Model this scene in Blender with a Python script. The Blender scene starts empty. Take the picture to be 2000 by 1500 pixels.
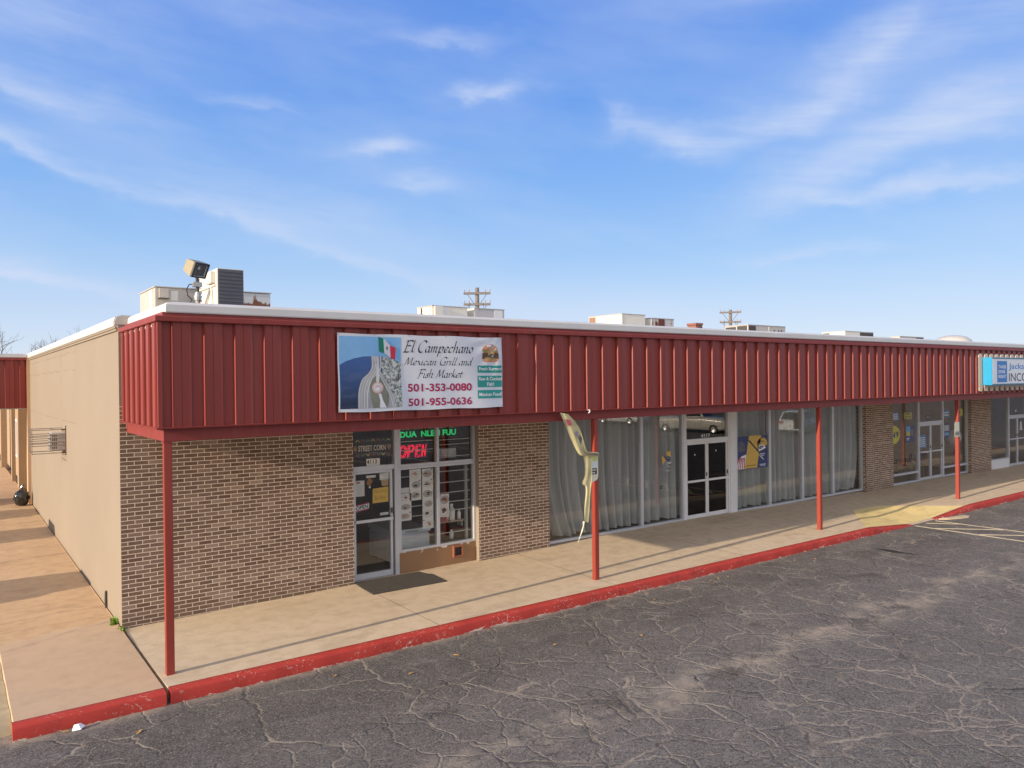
import bpy, bmesh, math, random
from mathutils import Vector, Matrix
random.seed(7)
R = math.radians
D = bpy.data
scene = bpy.context.scene
COL = scene.collection

# ------------------------------------------------------------------ camera
cam = D.cameras.new('camera')
cam.sensor_fit = 'HORIZONTAL'; cam.sensor_width = 36.0
cam.lens = 1487.67 / 2000 * 36
cam.clip_start = 0.1; cam.clip_end = 3000
camo = D.objects.new('camera', cam); COL.objects.link(camo)
yaw, pitch, roll = 0.6375, -0.0038, -0.0112
f_ = Vector((math.sin(yaw) * math.cos(pitch), math.cos(yaw) * math.cos(pitch), math.sin(pitch)))
r0 = f_.cross(Vector((0, 0, 1))).normalized(); u0 = r0.cross(f_)
r_ = math.cos(roll) * r0 + math.sin(roll) * u0
u_ = -math.sin(roll) * r0 + math.cos(roll) * u0
m4 = Matrix(((r_.x, u_.x, -f_.x, -2.2554), (r_.y, u_.y, -f_.y, -10.6836), (r_.z, u_.z, -f_.z, 3.7994), (0, 0, 0, 1)))
camo.matrix_world = m4
scene.camera = camo

# ------------------------------------------------------------------ light
SUN = Vector((-1.0, -0.065, 0.285)).normalized()
SUN_EL = math.asin(SUN.z); SUN_AZ = math.atan2(SUN.x, SUN.y)
scene.view_settings.view_transform = 'Standard'
scene.view_settings.look = 'None'
scene.view_settings.gamma = 1.0
scene.view_settings.exposure = 0.55
sl = D.lights.new('sun', 'SUN'); sl.energy = 4.6; sl.angle = R(0.5); sl.color = (1.0, 0.83, 0.64)
so = D.objects.new('sun', sl); COL.objects.link(so)
so.rotation_euler = SUN.to_track_quat('Z', 'Y').to_euler()
so.location = (-30, -10, 20)

world = D.worlds.new('World'); scene.world = world; world.use_nodes = True
wn = world.node_tree.nodes; wl = world.node_tree.links
wn.clear()
W_out = wn.new('ShaderNodeOutputWorld'); W_bg = wn.new('ShaderNodeBackground')
wl.new(W_bg.outputs[0], W_out.inputs[0])
sky = wn.new('ShaderNodeTexSky'); sky.sky_type = 'NISHITA'; sky.sun_disc = False
sky.sun_elevation = SUN_EL; sky.sun_rotation = SUN_AZ
sky.air_density = 1.0; sky.dust_density = 0.6; sky.ozone_density = 2.0
W_bg.inputs['Strength'].default_value = 0.15

def wmath(op, a, b=None, clamp=False):
    n = wn.new('ShaderNodeMath'); n.operation = op; n.use_clamp = clamp
    for i, v in enumerate((a, b)):
        if v is None: continue
        if isinstance(v, (int, float)): n.inputs[i].default_value = v
        else: wl.new(v, n.inputs[i])
    return n.outputs[0]

def wvec(op, a, b):
    n = wn.new('ShaderNodeVectorMath'); n.operation = op
    for i, v in enumerate((a, b)):
        if isinstance(v, (tuple, Vector)): n.inputs[i].default_value = v
        else: wl.new(v, n.inputs[i])
    return n
tc = wn.new('ShaderNodeTexCoord')
dirv = tc.outputs['Generated']
sep = wn.new('ShaderNodeSeparateXYZ'); wl.new(dirv, sep.inputs[0])
AZ = wmath('MULTIPLY', wmath('ARCTAN2', sep.outputs['X'], sep.outputs['Y']), 180 / math.pi)
EL = wmath('MULTIPLY', wmath('ARCSINE', sep.outputs['Z']), 180 / math.pi)
def wnoise(su, sv, detail, rough, shear=0.0):
    c = wn.new('ShaderNodeCombineXYZ'); wl.new(wmath('MULTIPLY', AZ, su), c.inputs[0]); wl.new(wmath('MULTIPLY', wmath('ADD', EL, wmath('MULTIPLY', AZ, shear)), sv), c.inputs[1])
    n = wn.new('ShaderNodeTexNoise'); n.inputs['Scale'].default_value = 1.0; n.inputs['Detail'].default_value = detail; n.inputs['Roughness'].default_value = rough
    wl.new(c.outputs[0], n.inputs['Vector']); return n.outputs['Fac']
# slow waviness of the streaks, then fine fibres drawn out along the wind
wob = wmath('MULTIPLY', wmath('SUBTRACT', wnoise(.16, .30, 4, .55), .5), 3.4)
EW = wmath('ADD', EL, wob)
AW = wmath('ADD', AZ, wmath('MULTIPLY', wmath('SUBTRACT', wnoise(.22, .22, 3, .5), .47), 6.0))
fib = wmath('ADD', wmath('MULTIPLY', wnoise(.14, 1.1, 6, .6, .12), 1.5), .22)
# cirrus streaks: both ends (azimuth, elevation in degrees), half width, strength; sharper below than above
STREAKS = [
    (33.2, 20.6, 37.6, 20.9, .75, .72), (24.0, 16.6, 29.0, 17.0, .85, .62), (27.8, 14.5, 31.5, 14.2, .6, .45),
    (45.5, 17.4, 52.5, 16.2, 1.5, .70), (52.0, 16.3, 61.0, 18.6, 1.7, .60), (59.0, 18.4, 67.0, 24.5, 2.4, .50), (44.0, 20.0, 46.0, 17.6, .8, .3),
    (53.0, 12.0, 66.0, 16.0, 2.3, .58), (60.5, 12.2, 70.5, 12.4, .8, .70), (63.0, 15.5, 75.0, 17.0, 2.2, .5), (58.0, 12.6, 62.5, 11.8, .6, .4),
    (-2.0, 16.8, 8.0, 13.6, .85, .50), (7.5, 13.8, 20.0, 10.4, 1.0, .46), (19.0, 10.7, 32.0, 6.6, 1.0, .42), (31.0, 7.0, 40.0, 5.2, 1.2, .40), (8.0, 15.6, 30.0, 9.6, 2.6, .30),
    (-6.0, 19.6, 11.0, 17.4, 1.4, .46), (-5.0, 23.5, 15.0, 21.0, 3.0, .36), (6.0, 26.5, 26.0, 25.5, 2.4, .25), (-2.0, 7.6, 7.0, 6.4, .7, .62), (6.0, 6.6, 18.0, 4.6, .9, .48),
    (11.5, 5.0, 14.5, 5.4, .7, .5), (28.0, 23.8, 36.0, 24.2, .7, .34), (48.0, 26.0, 64.0, 29.0, 4.0, .42), (64, 21, 74, 22, 2.5, .35),
    (54.0, 8.2, 63.0, 8.2, .6, .40), (36.0, 4.4, 56.0, 4.6, 1.3, .35), (16.0, 19.2, 21.0, 18.8, .6, .30),
    (80, 25, 110, 35, 5, .4), (130, 20, 170, 28, 5, .4), (-60, 30, -30, 42, 5, .4), (-150, 22, -110, 30, 5, .35),
]
acc = None
for (a0, e0, a1, e1_, hw, st) in STREAKS:
    k = math.cos(R((e0 + e1_) / 2)); dx, dy = (a1 - a0) * k, e1_ - e0; L_ = math.hypot(dx, dy); tx, ty = dx / L_, dy / L_
    X = wmath('MULTIPLY', wmath('SUBTRACT', AW, (a0 + a1) / 2), k); Yv = wmath('SUBTRACT', EW, (e0 + e1_) / 2)
    u = wmath('DIVIDE', wmath('ADD', wmath('MULTIPLY', X, tx), wmath('MULTIPLY', Yv, ty)), L_ * .52)
    v = wmath('DIVIDE', wmath('SUBTRACT', wmath('MULTIPLY', Yv, tx), wmath('MULTIPLY', X, ty)), hw)
    v = wmath('MAXIMUM', v, wmath('MULTIPLY', v, -1.9))
    q = wmath('ADD', wmath('MULTIPLY', u, u), wmath('MULTIPLY', v, v))
    g = wmath('MULTIPLY', wmath('POWER', 2.718, wmath('MULTIPLY', q, -1.0)), st * .82)
    acc = g if acc is None else wmath('ADD', acc, g)
cl = wmath('MULTIPLY', acc, fib)
# thin general veil
veil = wmath('MULTIPLY', wmath('SUBTRACT', wnoise(.05, .16, 4, .55, .15), 0.42, True), 0.75)
cl = wmath('MINIMUM', wmath('ADD', cl, veil), 0.85)
# elevation grade over the physical sky, hazier towards the horizon
def lin(c): return tuple(((v / 255 + .055) / 1.055) ** 2.4 if v > 10 else v / 3294 for v in c)
SKYK = 1.0 / (W_bg.inputs['Strength'].default_value * 2 ** scene.view_settings.exposure)
def skyc(*c): return tuple(v * SKYK for v in lin(c)) + (1,)
el_ = wmath('DIVIDE', wmath('ARCSINE', sep.outputs['Z']), R(60), True)
rmp = wn.new('ShaderNodeValToRGB'); wl.new(el_, rmp.inputs[0])
STOPS = [(0, (222, 232, 247)), (2, (214, 228, 247)), (5, (194, 217, 247)), (9, (162, 200, 245)), (14, (132, 180, 243)), (20, (110, 161, 238)), (26, (98, 148, 233)), (40, (78, 126, 218)), (60, (62, 106, 196))]
while len(rmp.color_ramp.elements) < len(STOPS): rmp.color_ramp.elements.new(.5)
for e_, (d_, c_) in zip(rmp.color_ramp.elements, STOPS):
    e_.position = d_ / 60; e_.color = lin(c_) + (1,)
grd = wvec('SCALE', rmp.outputs[0], (0, 0, 0)); grd.inputs['Scale'].default_value = SKYK
mxh = wn.new('ShaderNodeMix'); mxh.data_type = 'RGBA'; mxh.inputs[0].default_value = .92
wl.new(sky.outputs[0], mxh.inputs[6]); wl.new(grd.outputs[0], mxh.inputs[7])
# warm-white fill added to the unseen sky behind the viewer, brightens the fronts
sd = wvec('DOT_PRODUCT', dirv, Vector((-.80, -.60, .12)).normalized()).outputs['Value']
sdm = wmath('MULTIPLY', wmath('SMOOTH_MIN', wmath('MAXIMUM', wmath('ADD', sd, .25), 0.0), 1.0), .80)
mxs = wn.new('ShaderNodeMix'); mxs.data_type = 'RGBA'
wl.new(sdm, mxs.inputs[0]); wl.new(mxh.outputs[2], mxs.inputs[6]); mxs.inputs[7].default_value = tuple(v * SKYK * 1.5 for v in (1.0, .93, .84)) + (1,)
mxc = wn.new('ShaderNodeMix'); mxc.data_type = 'RGBA'
wl.new(cl, mxc.inputs[0]); wl.new(mxs.outputs[2], mxc.inputs[6]); mxc.inputs[7].default_value = skyc(212, 224, 248)
wl.new(mxc.outputs[2], W_bg.inputs['Color'])

# ------------------------------------------------------------------ helpers
LOC = {}
def tag(o, label=None, cat=None, group=None, kind=None):
    if label: o['label'] = label
    if cat: o['category'] = cat
    if group: o['group'] = group
    if kind: o['kind'] = kind
    return o
def thing(name, label, cat, loc=(0, 0, 0), rot=(0, 0, 0), group=None):
    o = D.objects.new(name, None); COL.objects.link(o)
    o.empty_display_size = 0.2
    o.location = loc; o.rotation_euler = rot
    LOC[o.name] = Vector(loc)
    return tag(o, label, cat, group)

class MB:
    """collects faces and links them as one mesh object"""
    def __init__(s): s.v = []; s.f = []; s.mi = []; s.mats = []; s.cur = 0; s.smooth = []; s.sm = False
    def use(s, m):
        if m not in s.mats: s.mats.append(m)
        s.cur = s.mats.index(m); return s
    def add(s, vs, fs):
        n = len(s.v); s.v += [tuple(v) for v in vs]
        for f in fs: s.f.append([n + i for i in f]); s.mi.append(s.cur); s.smooth.append(s.sm)
        return s
    def box(s, x0, x1, y0, y1, z0, z1):
        return s.add([(x0, y0, z0), (x1, y0, z0), (x1, y1, z0), (x0, y1, z0), (x0, y0, z1), (x1, y0, z1), (x1, y1, z1), (x0, y1, z1)],
                     [(0, 3, 2, 1), (4, 5, 6, 7), (0, 1, 5, 4), (1, 2, 6, 5), (2, 3, 7, 6), (3, 0, 4, 7)])
    def quad(s, a, b, c, d): return s.add([a, b, c, d], [(0, 1, 2, 3)])
    def prism(s, poly, axis, a, b):
        """poly in the two other axes; extruded along axis from a to b"""
        def P(p, t):
            return {'x': (t, p[0], p[1]), 'y': (p[0], t, p[1]), 'z': (p[0], p[1], t)}[axis]
        n = len(poly)
        vs = [P(p, a) for p in poly] + [P(p, b) for p in poly]
        fs = [tuple(range(n))[::-1], tuple(range(n, 2 * n))] + [(i, (i + 1) % n, n + (i + 1) % n, n + i) for i in range(n)]
        return s.add(vs, fs)
    def poly(s, pts, y):
        """flat shape in the x-z plane facing -y"""
        return s.add([(p[0], y, p[1]) for p in pts], [tuple(range(len(pts)))])
    def rect(s, x0, x1, z0, z1, y): return s.poly([(x0, z0), (x1, z0), (x1, z1), (x0, z1)], y)
    def disc(s, cx, cz, rx, rz, y, n=20, jit=0):
        return s.poly([(cx + rx * (1 + random.uniform(-jit, jit)) * math.cos(2 * math.pi * i / n), cz + rz * (1 + random.uniform(-jit, jit)) * math.sin(2 * math.pi * i / n)) for i in range(n)], y)
    def ring(s, cx, cz, rx, rz, w, y, n=24):
        o = [(cx + rx * math.cos(2 * math.pi * i / n), cz + rz * math.sin(2 * math.pi * i / n)) for i in range(n)]
        q = [(cx + (rx - w) * math.cos(2 * math.pi * i / n), cz + (rz - w) * math.sin(2 * math.pi * i / n)) for i in range(n)]
        return s.add([(p[0], y, p[1]) for p in o] + [(p[0], y, p[1]) for p in q], [(i, (i + 1) % n, n + (i + 1) % n, n + i) for i in range(n)])
    def tube(s, pts, r, n=8, cap=True):
        pts = [Vector(p) for p in pts]
        rs = r if isinstance(r, (list, tuple)) else [r] * len(pts)
        vs = []; fs = []
        ref = None
        for i, p in enumerate(pts):
            t = (pts[min(i + 1, len(pts) - 1)] - pts[max(i - 1, 0)])
            if t.length < 1e-9: t = Vector((0, 0, 1))
            t.normalize()
            if ref is None: ref = Vector((0, 0, 1)) if abs(t.z) < .9 else Vector((1, 0, 0))
            a = t.cross(ref).normalized(); b = a.cross(t).normalized(); ref = b
            for k in range(n):
                th = 2 * math.pi * k / n
                vs.append(p + rs[i] * (math.cos(th) * a + math.sin(th) * b))
        for i in range(len(pts) - 1):
            for k in range(n):
                fs.append((i * n + k, i * n + (k + 1) % n, (i + 1) * n + (k + 1) % n, (i + 1) * n + k))
        if cap:
            fs.append(tuple(range(n))[::-1]); fs.append(tuple(range((len(pts) - 1) * n, len(pts) * n)))
        return s.add(vs, fs)
    def lathe(s, prof, c, n=20, axis='z'):
        """prof: (radius, height)"""
        vs = []; fs = []
        for r, h in prof:
            for k in range(n):
                th = 2 * math.pi * k / n
                q = (r * math.cos(th), r * math.sin(th))
                if axis == 'z': vs.append((c[0] + q[0], c[1] + q[1], c[2] + h))
                elif axis == 'y': vs.append((c[0] + q[0], c[1] + h, c[2] + q[1]))
                else: vs.append((c[0] + h, c[1] + q[0], c[2] + q[1]))
        for i in range(len(prof) - 1):
            for k in range(n):
                fs.append((i * n + k, i * n + (k + 1) % n, (i + 1) * n + (k + 1) % n, (i + 1) * n + k))
        return s.add(vs, fs)
    def grid(s, rows):
        n = len(rows[0]); vs = [p for r in rows for p in r]; fs = []
        for i in range(len(rows) - 1):
            for k in range(n - 1):
                fs.append((i * n + k, i * n + k + 1, (i + 1) * n + k + 1, (i + 1) * n + k))
        return s.add(vs, fs)
    def build(s, name, m=None, parent=None, local=False, bevel=0, smooth=None, loc=None, recalc=True):
        if m is not None and not s.mats: s.mats = [m]
        off = Vector((0, 0, 0))
        root = parent
        if parent is not None:
            while root.parent is not None: root = root.parent
            if not local: off = LOC[root.name]
        elif loc is not None: off = Vector(loc)
        elif not local and s.v:
            xs, ys, zs = zip(*s.v)
            off = Vector(((min(xs) + max(xs)) / 2, (min(ys) + max(ys)) / 2, min(zs)))
        me = D.meshes.new(name)
        me.from_pydata([Vector(v) - off for v in s.v], [], s.f)
        for mm in s.mats: me.materials.append(mm)
        for p, i, sm in zip(me.polygons, s.mi, s.smooth):
            p.material_index = i
            p.use_smooth = sm if smooth is None else smooth
        if recalc:
            bm = bmesh.new(); bm.from_mesh(me)
            bmesh.ops.recalc_face_normals(bm, faces=bm.faces)
            if bevel:
                bmesh.ops.remove_doubles(bm, verts=bm.verts, dist=1e-5)
                ed = [e for e in bm.edges if len(e.link_faces) == 2 and e.calc_face_angle(0) > 0.5]
                bmesh.ops.bevel(bm, geom=ed, offset=bevel, segments=2, affect='EDGES', clamp_overlap=True)
            bm.to_mesh(me); bm.free()
        me.update()
        o = D.objects.new(name, me); COL.objects.link(o)
        if parent is not None: o.parent = parent
        elif not local: o.location = off
        LOC[o.name] = off
        return o

# ------------------------------------------------------------------ materials
def new_mat(name):
    m = D.materials.new(name); m.use_nodes = True
    nt = m.node_tree; nt.nodes.clear()
    out = nt.nodes.new('ShaderNodeOutputMaterial'); b = nt.nodes.new('ShaderNodeBsdfPrincipled')
    nt.links.new(b.outputs[0], out.inputs[0])
    return m, nt, b, out
class NT:
    def __init__(s, nt): s.nt = nt
    def n(s, t, **kw):
        x = s.nt.nodes.new(t)
        for k, v in kw.items(): setattr(x, k, v)
        return x
    def set(s, sock, v):
        if isinstance(v, (int, float)): sock.default_value = v
        elif isinstance(v, tuple): sock.default_value = v if len(v) == len(sock.default_value) else v + (1,)
        else: s.nt.links.new(v, sock)
    def math(s, op, a, b=None, c=None, clamp=False):
        x = s.n('ShaderNodeMath', operation=op, use_clamp=clamp)
        for i, v in enumerate((a, b, c)):
            if v is not None: s.set(x.inputs[i], v)
        return x.outputs[0]
    def mix(s, f, a, b, blend='MIX'):
        x = s.n('ShaderNodeMix', data_type='RGBA', blend_type=blend)
        s.set(x.inputs[0], f); s.set(x.inputs[6], a); s.set(x.inputs[7], b); return x.outputs[2]
    def noise(s, vec, scale, detail=4, rough=.55, dist=0):
        x = s.n('ShaderNodeTexNoise'); s.set(x.inputs['Scale'], scale); s.set(x.inputs['Detail'], detail); s.set(x.inputs['Roughness'], rough); s.set(x.inputs['Distortion'], dist)
        s.nt.links.new(vec, x.inputs['Vector']); return x.outputs['Fac']
    def noisec(s, vec, scale, detail=3):
        x = s.n('ShaderNodeTexNoise'); s.set(x.inputs['Scale'], scale); s.set(x.inputs['Detail'], detail)
        s.nt.links.new(vec, x.inputs['Vector']); return x.outputs['Color']
    def ramp(s, f, stops):
        x = s.n('ShaderNodeValToRGB'); r = x.color_ramp
        while len(r.elements) < len(stops): r.elements.new(0.5)
        for e, (p, c) in zip(r.elements, stops):
            e.position = p; e.color = (c, c, c, 1) if isinstance(c, (int, float)) else c + (1,)
        s.nt.links.new(f, x.inputs[0]); return x.outputs[0]
    def pos(s): return s.n('ShaderNodeNewGeometry').outputs['Position']
    def mapv(s, vec, scale=(1, 1, 1), rot=(0, 0, 0), loc=(0, 0, 0)):
        x = s.n('ShaderNodeMapping'); x.inputs['Scale'].default_value = scale; x.inputs['Rotation'].default_value = rot; x.inputs['Location'].default_value = loc
        s.nt.links.new(vec, x.inputs['Vector']); return x.outputs[0]
    def sep(s, vec):
        x = s.n('ShaderNodeSeparateXYZ'); s.nt.links.new(vec, x.inputs[0]); return x.outputs
    def bump(s, h, strength, dist, b):
        x = s.n('ShaderNodeBump'); x.inputs['Strength'].default_value = strength; x.inputs['Distance'].default_value = dist
        s.nt.links.new(h, x.inputs['Height']); s.nt.links.new(x.outputs[0], b.inputs['Normal'])

_mc = {}
def mat(name, col, rough=.6, metal=0, spec=.5, var=.12, vs=6.0, bump=0, bs=60, emit=0, fine=0):
    """plain paint / plastic / paper with procedural variation"""
    if name in _mc: return _mc[name]
    m, nt, b, out = new_mat(name); N = NT(nt)
    b.inputs['Roughness'].default_value = rough; b.inputs['Metallic'].default_value = metal
    b.inputs['Specular IOR Level'].default_value = spec
    co = N.n('ShaderNodeTexCoord').outputs['Object']
    nf_ = N.noise(co, vs, 5)
    lo = tuple(c * (1 - var) for c in col); hi = tuple(min(1, c * (1 + var)) for c in col)
    c_ = N.mix(nf_, lo, hi)
    if fine: c_ = N.mix(N.math('MULTIPLY', N.noise(co, 90, 2), fine), c_, tuple(c * .4 for c in col))
    nt.links.new(c_, b.inputs['Base Color'])
    if bump: N.bump(N.noise(co, bs, 3), bump, .01, b)
    if emit:
        nt.links.new(c_, b.inputs['Emission Color']); b.inputs['Emission Strength'].default_value = emit
    _mc[name] = m
    return m

def mat_brick():
    m, nt, b, out = new_mat('brown_brick'); N = NT(nt)
    g = N.n('ShaderNodeNewGeometry'); P = N.sep(g.outputs['Position']); Nn = N.sep(g.outputs['True Normal'])
    side = N.math('GREATER_THAN', N.math('ABSOLUTE', Nn[0]), 0.5)
    u = N.math('ADD', N.math('MULTIPLY', P[0], N.math('SUBTRACT', 1.0, side)), N.math('MULTIPLY', P[1], side))
    cv = N.n('ShaderNodeCombineXYZ'); nt.links.new(u, cv.inputs[0]); nt.links.new(P[2], cv.inputs[1])
    wob = N.noisec(cv.outputs[0], 9, 2)
    wv = N.n('ShaderNodeVectorMath', operation='MULTIPLY_ADD'); nt.links.new(wob, wv.inputs[0]); wv.inputs[1].default_value = (.006, .006, 0); nt.links.new(cv.outputs[0], wv.inputs[2])
    vec = wv.outputs[0]
    br = N.n('ShaderNodeTexBrick'); nt.links.new(vec, br.inputs['Vector'])
    br.offset = .5; br.inputs['Scale'].default_value = 1.0; br.inputs['Brick Width'].default_value = .2128; br.inputs['Row Height'].default_value = .0667
    br.inputs['Mortar Size'].default_value = .0060; br.inputs['Mortar Smooth'].default_value = .25; br.inputs['Bias'].default_value = 0.0
    br.inputs['Color1'].default_value = (.0, .0, .0, 1); br.inputs['Color2'].default_value = (1, 1, 1, 1); br.inputs['Mortar'].default_value = (.5, .5, .5, 1)
    tint = N.ramp(br.outputs['Color'], [(0.0, (.155, .095, .066)), (.2, (.20, .128, .09)), (.6, (.245, .162, .117)), (.88, (.31, .215, .16)), (1.0, (.42, .305, .235))])
    speck = N.noise(vec, 70, 4, .7)
    tint = N.mix(N.math('MULTIPLY', N.ramp(speck, [(.35, 1.0), (.62, 0.0)]), .55), tint, (.11, .07, .055))
    patch = N.noise(vec, 1.1, 3)
    tint = N.mix(N.math('MULTIPLY', N.ramp(patch, [(.50, 0.0), (.75, 1.0)]), .25), tint, (.46, .34, .27))
    mort = N.mix(N.noise(vec, 25, 3), (.76, .62, .48), (.93, .79, .64))
    c_ = N.mix(br.outputs['Fac'], tint, mort)
    # splash dirt at the foot and pale lime bloom in drips
    foot = N.math('MULTIPLY', N.ramp(N.math('ADD', P[2], N.math('MULTIPLY', N.noise(vec, 4, 5), .35)), [(.12, 1.0), (.48, 0.0)]), .35)
    c_ = N.mix(foot, c_, (.13, .095, .07))
    drip = N.ramp(N.noise(N.mapv(vec, (5, .5, 1)), 1.2, 4, .6), [(.60, 0.0), (.74, 1.0)])
    c_ = N.mix(N.math('MULTIPLY', drip, .22), c_, (.55, .43, .33))
    nt.links.new(c_, b.inputs['Base Color']); b.inputs['Roughness'].default_value = .85; b.inputs['Specular IOR Level'].default_value = .25
    h = N.math('ADD', N.math('MULTIPLY', br.outputs['Fac'], -1.0), N.math('MULTIPLY', speck, .25))
    N.bump(h, .8, .010, b)
    return m

def mat_stucco():
    m, nt, b, out = new_mat('tan_painted_masonry'); N = NT(nt)
    p = N.pos(); s3 = N.sep(p)
    big = N.noise(p, .5, 5); mid = N.noise(p, 3.2, 6, .65)
    c_ = N.mix(big, (.245, .202, .155), (.285, .237, .184))
    c_ = N.mix(N.math('MULTIPLY', N.ramp(mid, [(.55, 0.0), (.75, 1.0)]), .25), c_, (.225, .175, .125))
    # hairline cracks that follow the block joints, broken up by noise
    wob = N.noise(p, 3.0, 4, .6)
    yj = N.math('ADD', s3[1], N.math('MULTIPLY', N.math('SUBTRACT', wob, .5), .25))
    zj = N.math('ADD', s3[2], N.math('MULTIPLY', N.math('SUBTRACT', wob, .5), .16))
    def line(v, at, w): return N.math('LESS_THAN', N.math('ABSOLUTE', N.math('SUBTRACT', v, at)), w)
    gate = N.math('GREATER_THAN', N.noise(p, .9, 4, .7), .44)
    zsel = N.math('GREATER_THAN', s3[2], 1.9)
    a = N.math('MULTIPLY', line(yj, 10.2, .022), zsel)
    a = N.math('MAXIMUM', a, N.math('MULTIPLY', line(s3[1], 16.6, .025), zsel))
    h1 = N.math('MAXIMUM', line(zj, 4.15, .009), N.math('MAXIMUM', line(zj, 4.52, .008), line(zj, 3.0, .007)))
    h1 = N.math('MULTIPLY', h1, N.math('GREATER_THAN', s3[1], 7.5))
    a = N.math('MAXIMUM', a, h1)
    a = N.math('MULTIPLY', a, gate)
    c_ = N.mix(N.math('MULTIPLY', a, .5), c_, (.13, .08, .05))
    # scuffs
    sc = N.ramp(N.noise(N.mapv(p, (1, 3, 2)), 3.5, 6, .7), [(.69, 0.0), (.74, 1.0)])
    c_ = N.mix(N.math('MULTIPLY', sc, .45), c_, (.18, .13, .095))
    # dark splash line at the foot of the wall
    foot = N.math('MULTIPLY', N.ramp(N.math('ADD', s3[2], N.math('MULTIPLY', mid, .25)), [(.10, 1.0), (.28, 0.0)]), .25)
    c_ = N.mix(foot, c_, (.17, .125, .09))
    nt.links.new(c_, b.inputs['Base Color']); b.inputs['Roughness'].default_value = .8; b.inputs['Specular IOR Level'].default_value = .3
    h = N.math('ADD', N.math('MULTIPLY', N.noise(p, 45, 3), .6), N.math('MULTIPLY', N.noise(N.mapv(p, (1, .6, 1)), 2.2, 3), 2.0))
    N.bump(h, .25, .012, b)
    return m

def mat_asphalt():
    m, nt, b, out = new_mat('worn_asphalt'); N = NT(nt)
    p = N.pos(); s3 = N.sep(p)
    def dist(scale, amp):
        c = N.noisec(p, scale, 2)
        x = N.n('ShaderNodeVectorMath', operation='MULTIPLY_ADD'); nt.links.new(c, x.inputs[0]); x.inputs[1].default_value = (amp, amp, 0); nt.links.new(p, x.inputs[2]); return x.outputs[0]
    pa = dist(1.2, .22)
    hf = N.n('ShaderNodeVectorMath', operation='MULTIPLY_ADD'); nt.links.new(N.noisec(p, 9, 3), hf.inputs[0]); hf.inputs[1].default_value = (.075, .075, 0); nt.links.new(pa, hf.inputs[2])
    mf = N.n('ShaderNodeVectorMath', operation='MULTIPLY_ADD'); nt.links.new(N.noisec(p, 3.6, 3), mf.inputs[0]); mf.inputs[1].default_value = (.26, .26, 0); nt.links.new(hf.outputs[0], mf.inputs[2])
    flat = N.mapv(mf.outputs[0], (1, 1, 0))
    def vor(scale, r=1.0):
        x = N.n('ShaderNodeTexVoronoi', feature='DISTANCE_TO_EDGE'); x.inputs['Scale'].default_value = scale; x.inputs['Randomness'].default_value = r
        nt.links.new(flat, x.inputs['Vector']); return x.outputs['Distance']
    def line(e, w): return N.ramp(N.math('DIVIDE', e, w, None, True), [(.25, 1.0), (1.0, 0.0)])
    e1 = vor(.60); e2 = vor(1.9); e3 = vor(5.2)
    # cracking grows denser in the traffic lane, away from the kerb
    lane = N.math('MULTIPLY', N.math('SUBTRACT', N.math('ADD', N.math('MULTIPLY', s3[1], -.36), N.math('ADD', N.math('MULTIPLY', s3[0], .05), N.math('MULTIPLY', N.noise(p, .45, 4), 2.0))), 1.65), 1.3, None, True)
    g1 = N.ramp(N.noise(p, .8, 3), [(.36, 0.0), (.46, 1.0)]); g2 = N.ramp(N.math('ADD', N.noise(p, .7, 4), N.math('MULTIPLY', lane, .20)), [(.50, 0.0), (.62, 1.0)]); g3 = N.ramp(N.math('ADD', N.noise(p, .9, 4), N.math('MULTIPLY', lane, .22)), [(.62, 0.0), (.76, 1.0)])
    k1 = N.math('MULTIPLY', line(e1, .0065), g1); k2 = N.math('MULTIPLY', N.math('MULTIPLY', line(e2, .0105), g2), N.ramp(N.noise(p, 2.4, 4, .6), [(.38, .15), (.60, 1.0)])); k3 = N.math('MULTIPLY', line(e3, .030), g3)
    crack = N.math('MAXIMUM', k1, N.math('MAXIMUM', k2, N.math('MULTIPLY', k3, .8)))
    wide = N.math('MAXIMUM', N.math('MULTIPLY', line(e1, .018), g1), N.math('MULTIPLY', line(e2, .045), g2))
    fine = N.noise(p, 95, 3, .7); fine2 = N.noise(p, 34, 4, .75); mid = N.noise(p, 3.0, 5, .65); big = N.noise(N.mapv(p, (.5, 1, 1)), .7, 5)
    c_ = N.mix(big, (.076, .071, .064), (.135, .126, .114))
    # worn, paler wheel tracks running along the lot
    worn = N.ramp(N.noise(N.mapv(p, (.30, 1, 1)), .9, 5, .6), [(.46, 0.0), (.68, 1.0)])
    c_ = N.mix(N.math('MULTIPLY', worn, .6), c_, (.18, .166, .152))
    c_ = N.mix(N.math('MULTIPLY', lane, .5), c_, (.165, .153, .142))
    drips = N.math('MULTIPLY', N.ramp(N.math('ABSOLUTE', N.math('ADD', s3[1], 1.9)), [(.3, 1.0), (1.0, 0.0)]), N.ramp(N.noise(N.mapv(p, (.6, 1, 1)), 1.1, 5, .65), [(.40, 0.0), (.62, 1.0)]))
    c_ = N.mix(N.math('MULTIPLY', drips, .5), c_, (.055, .050, .046))
    c_ = N.mix(N.math('MULTIPLY', N.ramp(mid, [(.45, 0.0), (.75, 1.0)]), .45), c_, (.20, .185, .168))
    c_ = N.mix(N.math('MULTIPLY', N.ramp(N.noise(N.mapv(p, (.35, 1, 1)), 2.1, 5, .65), [(.58, 0.0), (.70, 1.0)]), .55), c_, (.20, .195, .19))
    c_ = N.mix(N.ramp(fine, [(.46, 0.0), (.74, .55)]), c_, (.29, .265, .238))
    c_ = N.mix(N.ramp(fine2, [(.34, .6), (.52, 0.0)]), c_, (.030, .027, .025))
    vs_ = N.n('ShaderNodeTexVoronoi'); vs_.inputs['Scale'].default_value = 70; nt.links.new(p, vs_.inputs['Vector'])
    sp = N.sep(vs_.outputs['Color'])
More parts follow.
